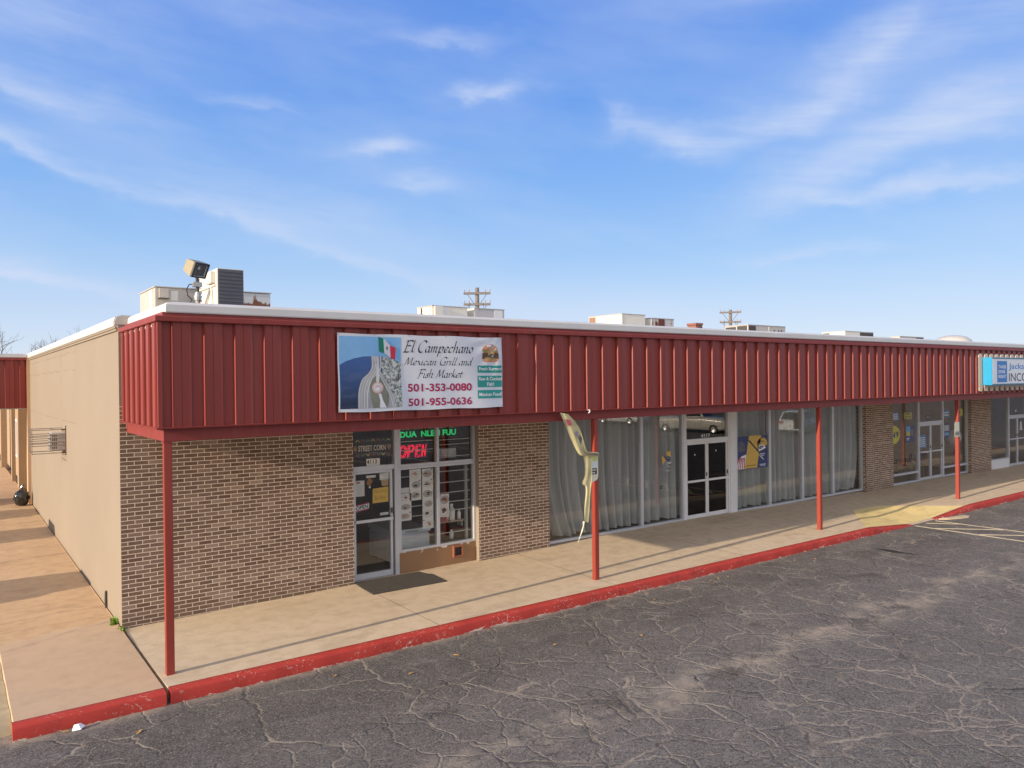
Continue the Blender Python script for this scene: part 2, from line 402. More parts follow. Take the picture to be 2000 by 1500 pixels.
    c_ = N.mix(N.math('MULTIPLY', N.math('GREATER_THAN', sp[0], .89), .45), c_, (.36, .325, .285))
    c_ = N.mix(N.math('MULTIPLY', N.math('LESS_THAN', sp[1], .13), .55), c_, (.016, .014, .013))
    # grit lying along the old seam, by the kerb and in the cracks
    seam = N.ramp(N.math('ABSOLUTE', N.math('ADD', s3[1], N.math('ADD', 4.05, N.math('MULTIPLY', N.math('SUBTRACT', N.noise(p, .8, 4), .5), 1.3)))), [(0.0, 1.0), (.42, 0.0)])
    gritn = N.ramp(N.noise(p, 2.6, 5, .7), [(.42, 0.0), (.62, 1.0)])
    grit = N.math('MULTIPLY', N.math('MULTIPLY', seam, gritn), .85)
    kerbd = N.math('MULTIPLY', N.ramp(N.math('ADD', N.math('MULTIPLY', s3[1], -1.0), N.math('MULTIPLY', mid, .16)), [(.70, .8), (.86, 0.0)]), N.ramp(mid, [(.4, .2), (.6, 1.0)]))
    dusty = N.math('MULTIPLY', N.math('MULTIPLY', wide, N.ramp(N.noise(p, 1.7, 4, .7), [(.45, .0), (.66, 1.0)])), .55)
    c_ = N.mix(N.math('MAXIMUM', N.math('MAXIMUM', grit, kerbd), dusty), c_, (.36, .305, .24))
    sel = N.ramp(N.noise(p, 1.1, 3), [(.44, 0.0), (.54, 1.0)])
    c_ = N.mix(N.math('MULTIPLY', crack, .68), c_, N.mix(sel, (.022, .019, .017), (.38, .325, .26)))
    c_ = N.mix(N.math('MULTIPLY', N.ramp(N.noise(p, .9, 2), [(.64, 0.0), (.74, 1.0)]), .5), c_, (.035, .032, .030))
    nt.links.new(c_, b.inputs['Base Color'])
    b.inputs['Roughness'].default_value = .85; b.inputs['Specular IOR Level'].default_value = .22
    h = N.math('ADD', N.math('MULTIPLY', fine, .6), N.math('ADD', N.math('MULTIPLY', mid, .8), N.math('MULTIPLY', wide, -.8)))
    N.bump(h, .7, .016, b)
    return m

def mat_concrete(name, lo, hi, joints=None, stain=(.33, .24, .13)):
    m, nt, b, out = new_mat(name); N = NT(nt)
    p = N.pos(); s3 = N.sep(p)
    big = N.noise(N.mapv(p, (.5, 1, 1)), .9, 5, .6); mid = N.noise(p, 4, 6, .65); fine = N.noise(p, 110, 3, .7)
    c_ = N.mix(big, lo, hi)
    c_ = N.mix(N.math('MULTIPLY', N.ramp(mid, [(.44, 0.0), (.72, 1.0)]), .42), c_, stain)
    blot = N.ramp(N.noise(N.mapv(p, (.4, 1, 1)), 1.5, 6, .72), [(.53, 0.0), (.68, 1.0)])
    c_ = N.mix(N.math('MULTIPLY', blot, .42), c_, tuple(x * .62 for x in lo))
    spot = N.ramp(N.noise(p, 14, 3, .6), [(.73, 0.0), (.77, 1.0)])
    c_ = N.mix(N.math('MULTIPLY', spot, .55), c_, (.06, .045, .035))
    c_ = N.mix(N.math('MULTIPLY', N.ramp(fine, [(.4, 0.0), (.7, 1.0)]), .22), c_, tuple(x * .6 for x in lo))
    hgt = N.math('MULTIPLY', fine, .5)
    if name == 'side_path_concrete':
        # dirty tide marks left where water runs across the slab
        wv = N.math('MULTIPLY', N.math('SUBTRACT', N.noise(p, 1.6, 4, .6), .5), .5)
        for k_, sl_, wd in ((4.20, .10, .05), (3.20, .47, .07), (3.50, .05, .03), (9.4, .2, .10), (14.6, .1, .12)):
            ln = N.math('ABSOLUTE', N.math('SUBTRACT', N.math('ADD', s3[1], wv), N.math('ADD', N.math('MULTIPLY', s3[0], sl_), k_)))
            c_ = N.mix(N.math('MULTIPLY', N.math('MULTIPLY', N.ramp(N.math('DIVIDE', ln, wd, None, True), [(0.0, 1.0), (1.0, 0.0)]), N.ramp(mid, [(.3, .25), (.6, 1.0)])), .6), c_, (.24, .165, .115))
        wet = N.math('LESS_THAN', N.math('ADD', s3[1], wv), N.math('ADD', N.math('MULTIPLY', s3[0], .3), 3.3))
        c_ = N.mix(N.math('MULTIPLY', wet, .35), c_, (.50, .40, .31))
    if joints:
        w = N.math('ADD', s3[0], N.math('MULTIPLY', N.math('SUBTRACT', mid, .5), .012))
        jt = None
        for j in joints:
            q = N.math('LESS_THAN', N.math('ABSOLUTE', N.math('SUBTRACT', w, j)), .007)
            jt = q if jt is None else N.math('MAXIMUM', jt, q)
        c_ = N.mix(N.math('MULTIPLY', jt, .75), c_, (.10, .075, .055))
        hgt = N.math('SUBTRACT', hgt, N.math('MULTIPLY', jt, 1.2))
    nt.links.new(c_, b.inputs['Base Color']); b.inputs['Roughness'].default_value = .75; b.inputs['Specular IOR Level'].default_value = .35
    N.bump(hgt, .3, .006, b)
    return m

def mat_worn_paint(name, col, under, amount=.5, zlow=None):
    """old paint: chips along the lower edge and scattered flakes showing what is beneath"""
    m, nt, b, out = new_mat(name); N = NT(nt)
    p = N.pos(); s3 = N.sep(p)
    n1 = N.noise(N.mapv(p, (.55, 1, 1.6)), 11, 6, .7); n2 = N.noise(p, 1.3, 3)
    th = N.math('ADD', n1, N.math('MULTIPLY', N.math('SUBTRACT', n2, .5), .35))
    if zlow is not None:
        th = N.math('ADD', th, N.ramp(s3[2], [(max(0, zlow[0]), .0), (1, 0)]) if False else N.math('MULTIPLY', N.math('SUBTRACT', zlow[1], s3[2]), zlow[2], None, True))
    chip = N.ramp(th, [(.70 + .1 * (1 - amount), 0.0), (.725 + .1 * (1 - amount), 1.0)])
    c_ = N.mix(N.noise(p, 2.5, 5), tuple(x * .82 for x in col), tuple(min(1, x * 1.15) for x in col))
    c_ = N.mix(N.math('MULTIPLY', N.ramp(N.noise(N.mapv(p, (.5, 1, 1)), 2.6, 4, .65), [(.54, 0.0), (.72, 1.0)]), .5), c_, tuple(x * .38 + .01 for x in col))
    c_ = N.mix(N.math('MULTIPLY', N.ramp(N.noise(p, 22, 4, .7), [(.55, 0.0), (.75, 1.0)]), .35), c_, tuple(x * .45 for x in col))
    flk = N.math('MULTIPLY', N.ramp(N.noise(p, 26, 5, .7), [(.585, 0.0), (.61, 1.0)]), N.ramp(N.noise(p, 1.7, 3), [(.46, 0.0), (.62, 1.0)]))
    c_ = N.mix(N.math('MULTIPLY', flk, min(1.0, amount * 1.1)), c_, under)
    c_ = N.mix(chip, c_, under)
    nt.links.new(c_, b.inputs['Base Color']); b.inputs['Roughness'].default_value = .7; b.inputs['Specular IOR Level'].default_value = .25
    N.bump(N.math('SUBTRACT', N.math('MULTIPLY', N.noise(p, 40, 3), .5), chip), .4, .005, b)
    return m

def mat_glass(name, ior=1.55, tint=(.82, .86, .86), rough=0.0):
    m = D.materials.new(name); m.use_nodes = True; nt = m.node_tree; nt.nodes.clear(); N = NT(nt)
    out = N.n('ShaderNodeOutputMaterial'); mx = N.n('ShaderNodeMixShader'); tr = N.n('ShaderNodeBsdfTransparent'); gl = N.n('ShaderNodeBsdfGlossy')
    lw = N.n('ShaderNodeLayerWeight'); lw.inputs['Blend'].default_value = .5
    f0 = ((ior - 1) / (ior + 1)) ** 2; fres = N.math('ADD', N.math('MULTIPLY', N.math('POWER', lw.outputs['Facing'], 5.0), 1 - f0), f0)
    dirt = N.noise(N.pos(), 6, 5, .65)
    tr.inputs['Color'].default_value = tint + (1,); gl.inputs['Roughness'].default_value = rough
    wav = N.n('ShaderNodeBump'); wav.inputs['Strength'].default_value = .02; wav.inputs['Distance'].default_value = .05
    nt.links.new(N.noise(N.pos(), .8, 1), wav.inputs['Height']); nt.links.new(wav.outputs[0], gl.inputs['Normal'])
    df = N.n('ShaderNodeBsdfDiffuse'); df.inputs['Color'].default_value = (.4, .4, .38, 1)
    nt.links.new(fres, mx.inputs[0]); nt.links.new(tr.outputs[0], mx.inputs[1]); nt.links.new(gl.outputs[0], mx.inputs[2])
    m2 = N.n('ShaderNodeMixShader'); nt.links.new(N.math('MULTIPLY', N.ramp(dirt, [(.5, 0.0), (.8, 1.0)]), .018), m2.inputs[0])
    nt.links.new(mx.outputs[0], m2.inputs[1]); nt.links.new(df.outputs[0], m2.inputs[2])
    nt.links.new(m2.outputs[0], out.inputs[0])
    return m

def mat_metal_siding(name, col, rough=.42):
    m, nt, b, out = new_mat(name); N = NT(nt)
    p = N.pos()
    streak = N.noise(N.mapv(p, (7, 7, .35)), 1.0, 5, .6); big = N.noise(p, .6, 4)
    c_ = N.mix(big, tuple(x * .86 for x in col), tuple(x * 1.12 for x in col))
    run = N.ramp(N.noise(N.mapv(p, (14, 14, .5)), 1.0, 4, .65), [(.56, 0.0), (.70, 1.0)])
    c_ = N.mix(N.math('MULTIPLY', run, .22), c_, (col[0] * .55, col[1] * .6, col[2] * .6))
    c_ = N.mix(N.math('MULTIPLY', N.ramp(streak, [(.5, 0.0), (.8, 1.0)]), .34), c_, (col[0] * 1.25, col[0] * .45, col[0] * .42))
    scr = N.ramp(N.noise(N.mapv(p, (1, 1, .5)), 12, 5, .75), [(.74, 0.0), (.77, 1.0)])
    c_ = N.mix(N.math('MULTIPLY', scr, .3), c_, (.45, .22, .19))
    nt.links.new(c_, b.inputs['Base Color']); b.inputs['Roughness'].default_value = rough
    nt.links.new(N.math('ADD', N.math('MULTIPLY', big, .2), rough - .1), b.inputs['Roughness']); b.inputs['Specular IOR Level'].default_value = .3
    N.bump(N.noise(N.mapv(p, (1, 1, .4)), 2.5, 2), .06, .02, b)
    return m

def mat_rusty(name, col, amt=.5, zband=None):
    m, nt, b, out = new_mat(name); N = NT(nt)
    p = N.pos()
    n = N.math('ADD', N.noise(N.mapv(p, (2.2, 2.2, .8)), 1.7, 6, .7), N.math('MULTIPLY', N.math('SUBTRACT', N.noise(N.mapv(p, (9, 9, 1.2)), 1.5, 4, .7), .5), .35))
    if zband: 
        s3 = N.sep(p); n = N.math('ADD', n, N.math('MULTIPLY', N.math('SUBTRACT', zband, s3[2]), 2.2, None, True))
    k = N.ramp(n, [(.62 - .2 * amt, 0.0), (.68 - .2 * amt, 1.0)])
    c_ = N.mix(N.noise(p, 1.5, 4), tuple(x * .85 for x in col), col)
    c_ = N.mix(k, c_, N.mix(N.noise(p, 12, 4), (.10, .032, .015), (.27, .10, .05)))
    nt.links.new(c_, b.inputs['Base Color']); b.inputs['Roughness'].default_value = .6
    return m

BRICK = mat_brick(); STUCCO = mat_stucco(); ASPHALT = mat_asphalt()
CONC = mat_concrete('walkway_concrete', (.545, .435, .30), (.66, .54, .39), joints=[3.88, 7.66, 11.45, 15.22, 24.0, 26.6, 30.4, 34.2, 38.0])
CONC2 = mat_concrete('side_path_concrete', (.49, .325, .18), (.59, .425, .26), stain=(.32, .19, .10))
RED = mat_metal_siding('red_painted_siding', (.245, .044, .035))
REDTRIM = mat_metal_siding('red_painted_trim', (.235, .040, .033), .5)
POSTRED = mat('post_red_paint', (.26, .036, .021), .5, var=.18, vs=3, bump=.05)
KERB = mat_worn_paint('kerb_red_paint', (.42, .046, .034), (.52, .42, .36), .8, zlow=(0, -.10, 3.2))
YELLOW = mat_worn_paint('yellow_ramp_paint', (.74, .59, .27), (.45, .36, .24), .12)
LINE = mat_worn_paint('faded_line_paint', (.78, .66, .42), (.16, .14, .125), .45)
WHITECOP = mat('white_membrane', (.56, .56, .545), .5, var=.1, vs=2.5, bump=.1, bs=8)
ROOFM = mat('roof_membrane', (.62, .62, .6), .7, var=.15)
ALU = mat('aluminium_frame', (.56, .57, .60), .38, .35, var=.08)
WHITEFR = mat('white_frame_paint', (.70, .70, .70), .45, var=.08)
GLASS = mat_glass('shop_glass', 1.72, (.965, .975, .975))
DARKGLASS = mat_glass('tinted_door_glass', 1.6, (.22, .22, .23))
SOFFIT = mat('soffit_paint', (.60, .55, .47), .8)
BLACK = mat('black_matte', (.012, .012, .013), .6)
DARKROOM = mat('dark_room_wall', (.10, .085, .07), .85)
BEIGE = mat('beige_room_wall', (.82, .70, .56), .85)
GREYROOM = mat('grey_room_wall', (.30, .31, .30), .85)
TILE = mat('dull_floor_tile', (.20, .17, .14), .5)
WHITE = mat('white_print', (.78, .78, .78), .5, var=.04)
PAPER = mat('white_paper', (.74, .72, .68), .8, var=.06)
GALV = mat('galvanised_metal', (.42, .42, .41), .45, .6, var=.2)
GREYBOX = mat('grey_cabinet', (.44, .41, .37), .55, var=.12)
CREAM = mat('cream_cabinet', (.66, .62, .53), .55, var=.1)
DARKMETAL = mat('dark_metal', (.06, .06, .06), .5, .4)
RUST = mat_rusty('rusty_white_metal', (.50, .49, .46), .35)
RUSTLOW = mat_rusty('rust_foot_metal', (.60, .60, .57), .1, zband=5.86)

# ------------------------------------------------------------------ ground heights
HX = [(-2, -.03), (0, -.03), (3.9, .02), (6.7, .03), (8.6, .06), (13, .10), (15.2, .09), (17, .05), (22, .01), (24, .01), (30, -.02), (34, -.06), (80, -.06)]
def lerp_tab(t, x):
    for (a, va), (b_, vb) in zip(t, t[1:]):
        if x <= b_: return va + (vb - va) * max(0, (x - a)) / (b_ - a)
    return t[-1][1]
def kerb_y(x): return -.56 - .010 * max(-2, min(x, 19)) if x < 19 else -.75 + .0 * (x - 19)
RX0, RX1, RL, RR = 18.36, 19.65, 1.98, 2.35
def ramp_drop(x, y):
    t = max(0.0, min(1.0, (.95 - y) / 1.55))
    if t <= 0: return 0
    s = 1.0
    if x < RX0: s = 1 - (RX0 - x) / (RL * t)
    elif x > RX1: s = 1 - (x - RX1) / (RR * t)
    return -.150 * t * max(0, s)
def ground_z(x, y):
    k = max(0, min(1, y / 2.6))
    return lerp_tab(HX, x) * k + ramp_drop(x, y)
STREET = -.16

# ------------------------------------------------------------------ ground sheets
g = MB().add([(-500, -600, STREET), (700, -600, STREET), (700, 600, STREET), (-500, 600, STREET)], [(0, 1, 2, 3)])
tag(g.build('parking_lot', ASPHALT, recalc=False), kind='structure')
def frange(a, b, n): return [a + (b - a) * i / n for i in range(n + 1)]
xs = frange(-.075, 15.9, 32) + frange(16.1, 22.3, 40) + frange(22.8, 80, 70)
rows = []
for x in xs:
    yk = kerb_y(x) + .16
    ys = [yk] + [yk + (.96 - yk) * i / 9 for i in range(1, 10)] + [1.5, 2.1, 2.6, 3.0]
    rows.append([(x, y, ground_z(x, y)) for y in ys])
wk = MB(); wk.grid(rows)
wk.grid([[(x, r[0][1], STREET - .05) for x, r in zip(xs, rows)], [(x, r[0][1], r[0][2]) for x, r in zip(xs, rows)]])
wk.grid([[(-.075, y, -.25) for y in (-.42, 3.0)], [(-.075, -.42, 0), (-.075, 3.0, -.03)]])
tag(wk.build('walkway', CONC, smooth=True, recalc=False), kind='structure')
sp_ = MB(); 
sp_.grid([[(x, y, -.002 - (.012 if y > 2.6 and x > -.2 else 0)) for y in (-.42, 0, .6, 1.2, 2.0, 3, 5, 8, 12, 16, 20, 26, 36, 48)] for x in (-1.70, -1.2, -.7, -.12)])
sp_.quad((-1.70, -.42, -.25), (-1.70, 48, -.25), (-1.70, 48, -.002), (-1.70, -.42, -.002))
sp_.quad((-.12, -.42, -.25), (-.12, 48, -.25), (-.12, 48, -.014), (-.12, -.42, -.002))
sp_.quad((-1.70, -.42, -.25), (-.12, -.42, -.25), (-.12, -.42, -.002), (-1.70, -.42, -.002))
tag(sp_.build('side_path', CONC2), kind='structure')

def kerb(x0, x1, name='kerb', n=None):
    n = n or max(2, int((x1 - x0) / .12))
    rows = []
    for i in range(n + 1):
        x = x0 + (x1 - x0) * i / n
        yk = kerb_y(x); t = ramp_drop(x, yk + .1)
        tp = max(t, STREET + .004)
        j = .004 * math.sin(x * 9.1) + .004 * math.sin(x * 23.7)
        hh = tp - STREET
        prof = [(yk - .012 + j, STREET - .06), (yk - .010 + j, STREET + .02 * min(1, hh * 8)), (yk + .002 + j, tp - .035 * min(1, hh * 6)), (yk + .012 + j, tp - .012 * min(1, hh * 6)), (yk + .035, tp + .001 + j * .4), (yk + .11, tp + .004), (yk + .165, tp + .004), (yk + .165, tp - .05)]
        rows.append([(x, p[0], p[1]) for p in prof])
    b = MB(); b.grid(rows); b.add(rows[0], [tuple(range(8))]); b.add(rows[-1], [tuple(range(8))])
    o = b.build(name, KERB, smooth=False)
    for p in o.data.polygons: p.use_smooth = len(p.vertices) == 4
    return tag(o, kind='structure')
kerb(-1.72, -.125); kerb(-.075, 7.58); kerb(7.60, 16.08, n=80); kerb(16.10, RX0 - .02, n=40); kerb(RX1 + .02, 22.3, n=40); kerb(22.31, 80, n=200)

# yellow paint on the kerb ramp: one sheet riding 4 mm over the concrete
rows = []
for i in range(25):
    t = i / 24; y = .95 - 1.52 * t
    xa, xb = RX0 - .02 - (RL + .05) * t, RX1 + .03 + (RR - .35) * t
    rows.append([(xa + (xb - xa) * k / 40, y, ground_z(xa + (xb - xa) * k / 40, y) + .0045) for k in range(41)])
def trim_row(r):
    return [(x, max(y, kerb_y(x) + (.172 if not RX0 - .03 < x < RX1 + .03 else .0)), 0) for x, y, z in r]
rows = [[(x, y, ground_z(x, y) + .0045) for x, y, z in trim_row(r)] for r in rows]
tag(MB().grid(rows).build('yellow_ramp', YELLOW, smooth=True), kind='structure')
# concrete fill between the ramp foot and the street
b = MB(); b.grid([[(x, y, z) for x, z in zip(frange(RX0 - .05, RX1 + .05, 6), [0] * 7)] for y, z in ((0, 0),)] * 2) if False else None
rf = MB(); rf.grid([[(x, -.74, STREET - .01), (x, -.60, STREET + .012), (x, -.55, ramp_drop(x, -.55) + .001)] for x in frange(RX0 - .04, RX1 + .04, 8)])
tag(rf.build('ramp_foot', CONC, recalc=False), kind='structure')
ap = MB().prism([(19.7, -.78), (20.75, -.97), (20.80, -1.12), (20.62, -1.16), (20.3, -1.10), (19.9, -.95)], 'z', STREET - .02, STREET + .035)
tag(ap.build('concrete_gutter_apron', CONC), kind='structure')

def strip_line(pts, w, z=STREET + .004, m=LINE):
    b = MB()
    for (a, c) in pts:
        a = Vector((a[0], a[1], 0)); c = Vector((c[0], c[1], 0)); d = (c - a); n = Vector((-d.y, d.x, 0)).normalized() * w / 2
        k = max(1, int(d.length / 1.0))
        rows = [[tuple(a + d * i / k + n + Vector((0, 0, z))), tuple(a + d * i / k - n + Vector((0, 0, z)))] for i in range(k + 1)]
        b.grid(rows)
    return b
b = strip_line([((19.45, -.80), (19.62, -6.0)), ((18.31, -.80), (18.28, -6.0))], .10)
tag(b.build('aisle_edge_lines', LINE, recalc=False), kind='structure')
b = strip_line([((18.88, -.82), (19.42, -1.42)), ((18.34, -1.30), (19.44, -2.46)), ((18.36, -2.36), (19.46, -3.5)), ((18.36, -3.4), (19.48, -4.5)), ((18.36, -4.4), (19.5, -5.5))], .10, STREET + .0048)
tag(b.build('aisle_hatch_lines', LINE, recalc=False), kind='structure')
# bays across the lot, seen mirrored in the shop glass
pts = []
for k in range(24): pts.append(((6 + 2.75 * k, -21.5), (6 + 2.75 * k, -16.5)))
pts += [((6, -21.5), (72, -21.5))]
for k in range(24): pts.append(((6 + 2.75 * k, -26.5), (6 + 2.75 * k, -21.6)))
for k in range(14): pts.append(((22 + 2.75 * k, -6.0), (22 + 2.75 * k, -.95))) if k > 4 else None
tag(strip_line(pts, .11, m=LINE).build('parking_bay_lines', LINE, recalc=False), kind='structure')
# broken hole in the asphalt
ph = MB().add([(x, y, STREET + .004) for x, y in ((14.86, -1.52), (15.0, -1.70), (15.06, -1.92), (15.0, -2.10), (15.03, -2.28), (14.97, -2.42), (14.99, -2.62), (14.93, -2.40), (14.93, -2.22), (14.86, -2.10), (14.80, -1.95), (14.83, -1.75))], [tuple(range(12))])
tag(ph.build('asphalt_hole', mat('fresh_tar', (.018, .017, .016), .9), recalc=False), kind='structure')
# rough dirt margin left of the side path
GRAVEL = mat_concrete('dirt_and_gravel', (.30, .25, .16), (.44, .38, .26), stain=(.12, .10, .07))
rows = []
for i in range(60):
    y = -.36 + 48 * (i / 59) ** 1.5
    rows.append([(-1.705 - (.85 + .18 * math.sin(y * 2.3)) * k / 5, y + (.0 if k else 0), STREET + (-.02 if i == 0 or k == 5 else .008) + (.05 * (1 - k / 5)) * (1 + .7 * math.sin(7 * y + 2.1 * k)) * (i > 0)) for k in range(6)])
tag(MB().grid(rows).build('dirt_verge', GRAVEL, smooth=True, recalc=False), kind='structure')

# ------------------------------------------------------------------ strip mall
XE = 80.0                       # far end of the row
mall = thing('strip_mall', 'long one storey brick and tan strip mall under a red ribbed metal canopy', 'building', (0, 2.58, 0))
def part(mb, name, m=None, parent=None, **k): return mb.build(name, m, parent or mall, **k)
YB, YG = 2.58, 2.75             # brick face, glass plane
TOP = 4.74
part(MB().box(-.10, .2, YB + .004, 18.6, -.3, TOP), 'side_wall', STUCCO)
part(MB().box(-.19, .3, 18.6, 19.05, -.3, TOP + .04), 'pilaster', mat('pilaster_paint', (.56, .36, .22), .8, vs=3, bump=.15))
part(MB().box(.2, XE, 29.7, 30, -.3, TOP).box(XE - .3, XE, YB, 29.7, -.3, TOP), 'rear_wall', STUCCO)
def brick(x0, x1):
    part(MB().box(x0, x1, YB, YB + .30, -.3, 3.5), 'brick_wall', BRICK)
for x0, x1 in ((-.096, 3.84), (6.675, 8.58), (22.10, 23.87), (29.90, 31.72), (41.5, 43.4), (52.0, 54.0), (64.0, 66.0), (77, XE - .3)): brick(x0, x1)
# reveal of the first pier is painted tan
part(MB().box(6.668, 6.674, YB + .004, YG + .05, -.05, 3.05), 'painted_reveal', STUCCO)
part(MB().box(.0, XE, YB + .06, YB + .26, 3.5, TOP), 'upper_wall', STUCCO)
part(MB().box(-.05, XE, .30, 30, 4.58, 4.64), 'roof', ROOFM)
part(MB().box(.02, XE, .10, YB + .05, 3.062, 3.075), 'soffit', SOFFIT)

def ribs(u0, u1, first, period=.4035, proud=.05, rec=.008, w=.252):
    """outline in plan of the ribbed sheet: (along, depth)"""
    pts = [(u0, rec)]
    k = 0
    while True:
        a = first + k * period
        if a > u1: break
        if a > u0:
            pts += [(a, rec), (a + .006, proud - .004), (a + .014, proud + .014), (a + .028, proud + .001), (a + .014 + .112, proud), (a + .014 + .118, proud - .006), (a + .014 + .124, proud), (a + w, proud), (a + w + .014, rec)]
        k += 1
    pts = [q for q in pts if q[0] <= u1] + [(u1, rec)]
    return pts
ZR0, ZR1 = 3.245, 4.63
pr = ribs(-.02, XE, .089)
m = MB(); m.grid([[(u, -d, ZR0) for u, d in pr], [(u, -d, ZR1) for u, d in pr]])
m.add([(-.02, .0, ZR0), (-.02, .0, ZR1), (-.02, -.008, ZR1), (-.02, -.008, ZR0)], [(0, 1, 2, 3)])
part(m, 'fascia_panel', RED, recalc=False)
ps = ribs(.0, 2.56, .05, .385, .055, .0, .23)
m = MB(); m.grid([[(-.02 - d, u, ZR0) for u, d in ps], [(-.02 - d, u, ZR1) for u, d in ps]])
part(m, 'fascia_panel', RED)
# corner post of the fascia
part(MB().box(-.075, -.022, -.06, -.006, ZR0, ZR1), 'corner_trim', REDTRIM)
def run_profile(poly_front, name, material, x0, ymax, xe=XE, mirror_off=0.0):
    """sweep a section (out, z) along the front and round the corner along the side; mitred"""
    rows = []
    for kind in ('end', 'corner', 'side'):
        row = []
        for o, z in poly_front:
            if kind == 'end': row.append((xe, -o, z))
            elif kind == 'corner': row.append((x0 - o, -o, z))
            else: row.append((x0 - o, ymax, z))
        row.append(row[0]); rows.append(row)
    # split the long run so that the shading stays stable
    long = [[tuple(a + (b - a) * t for a, b in zip(p, q)) for p, q in zip(rows[0], rows[1])] for t in frange(0, 1, 30)]
    mb = MB(); mb.grid(long + [rows[2]])
    mb.add(rows[2][:-1], [tuple(range(len(poly_front)))])
    return part(mb, name, material)
run_profile([(.0, 4.625), (.095, 4.625), (.100, 4.632), (.100, 4.690), (.088, 4.700), (.0, 4.705)], 'fascia_trim', REDTRIM, -.005, 2.56)
run_profile([(-.02, 4.700), (.035, 4.700), (.035, 4.752), (-.02, 4.752)], 'fascia_band', RED, .03, 2.56)
run_profile([(-.05, 3.235), (.105, 3.228), (.108, 3.246), (-.05, 3.252)], 'drip_flange', REDTRIM, .0, 2.56)
run_profile([(-.14, 3.058), (-.005, 3.058), (.0, 3.063), (.0, 3.234), (-.14, 3.234)], 'canopy_beam', REDTRIM, .0, 2.56)
run_profile([(.055, 4.745), (.060, 4.760), (.055, 4.850), (.030, 4.878), (-.05, 4.895), (-.30, 4.89), (-.34, 4.60), (-.10, 4.60), (-.06, 4.745)], 'coping', WHITECOP, .09, 2.56)
# coping of the party wall, a little higher and stopped with a dark open end
part(MB().prism([(-.16, 4.735), (-.165, 4.80), (-.14, 4.875), (-.05, 4.91), (.22, 4.90), (.25, 4.6), (.1, 4.6)], 'y', 2.60, 19.08), 'coping', WHITECOP)
part(MB().prism([(-.150, 4.755), (-.150, 4.80), (-.12, 4.87), (-.05, 4.895), (.2, 4.89), (.2, 4.75)], 'y', 2.570, 2.598), 'coping_end', GREYBOX)
part(MB().box(-.125, -.101, 2.62, 18.58, 4.66, 4.70).box(-.14, -.101, 2.62, 18.58, 4.70, 4.738), 'wall_drip_band', STUCCO)
for x in (5.9, 12.1, 18.2, 24.4, 30.5): part(MB().box(x, x + .09, -.104, -.05, 4.629, 4.693), 'trim_splice', REDTRIM)
part(MB().add([(.42, -.012, 4.744), (.47, -.014, 4.772), (.60, -.014, 4.776), (.66, -.012, 4.744), (.66, .0, 4.744), (.42, 0, 4.744)], [(0, 1, 2, 3), (0, 3, 4, 5)]), 'torn_flashing', RED)
for k in range(11):
    x = k * 7.585
    o = part(MB().box(x, x + .10, .0, .10, -.12, 3.058), 'post', POSTRED, bevel=.006)
    part(MB().box(x - .012, x + .112, -.010, .112, 3.046, 3.056), 'cap_plate', POSTRED, o)

# ---- shop fronts
def window(x0, x1, z0, z1, mull=(), trans=(), fw=.055, sill=None, frame=ALU, y=YG, glass=GLASS, name='window', yd=.055, mw=.055, panes=True):
    f = MB()
    zt = z1
    f.box(x0, x0 + fw, y - yd, y + yd, z0, zt).box(x1 - fw, x1, y - yd, y + yd, z0, zt)
    f.box(x0 + fw, x1 - fw, y - yd + .003, y + yd - .003, z0, z0 + fw).box(x0 + fw, x1 - fw, y - yd + .003, y + yd - .003, zt - fw, zt)
    for q in mull: f.box(q - mw, q + mw, y - yd + .002, y + yd - .002, z0 + fw, zt - fw)
    cuts = [x0 + fw] + [v for q in mull for v in (q - mw, q + mw)] + [x1 - fw]
    for a, c in zip(cuts[::2], cuts[1::2]):
        for t in trans: f.box(a, c, y - yd + .004, y + yd - .004, t - .035, t + .035)
    w = part(f, name, frame, bevel=.004)
    if panes:
        for a, c in zip(cuts[::2], cuts[1::2]):
            zs = [z0 + fw] + [v for t in trans for v in (t - .035, t + .035)] + [zt - fw]
            for p, q in zip(zs[::2], zs[1::2]): part(MB().box(a - .004, c + .004, y - .004, y + .004, p - .004, q + .004), 'pane', glass, w)
    return w
def glass_door(x0, x1, z0, z1, bar, stile=.05, glass=GLASS, frame=ALU, y=YG, low=.10, top=.06, handle=True):
    f = MB()
    f.box(x0, x0 + stile, y - .03, y + .03, z0, z1).box(x1 - stile, x1, y - .03, y + .03, z0, z1)
    f.box(x0 + stile, x1 - stile, y - .028, y + .028, z0, z0 + low).box(x0 + stile, x1 - stile, y - .028, y + .028, z1 - top, z1)
    d = part(f, 'door', frame, bevel=.004)
    part(MB().box(x0 + stile - .003, x1 - stile + .003, y - .004, y + .004, z0 + low - .003, z1 - top + .003), 'pane', glass, d)
    part(MB().box(x0 + .02, x1 - .01, y - .075, y - .045, bar - .028, bar + .028).box(x0 + .03, x0 + .06, y - .05, y - .03, bar - .02, bar + .02).box(x1 - .05, x1 - .02, y - .05, y - .03, bar - .02, bar + .02), 'push_bar', frame, d)
    if handle: part(MB().box(x1 - .045, x1 - .015, y - .05, y - .03, bar + .10, bar + .20), 'lock', DARKMETAL, d)
    return d
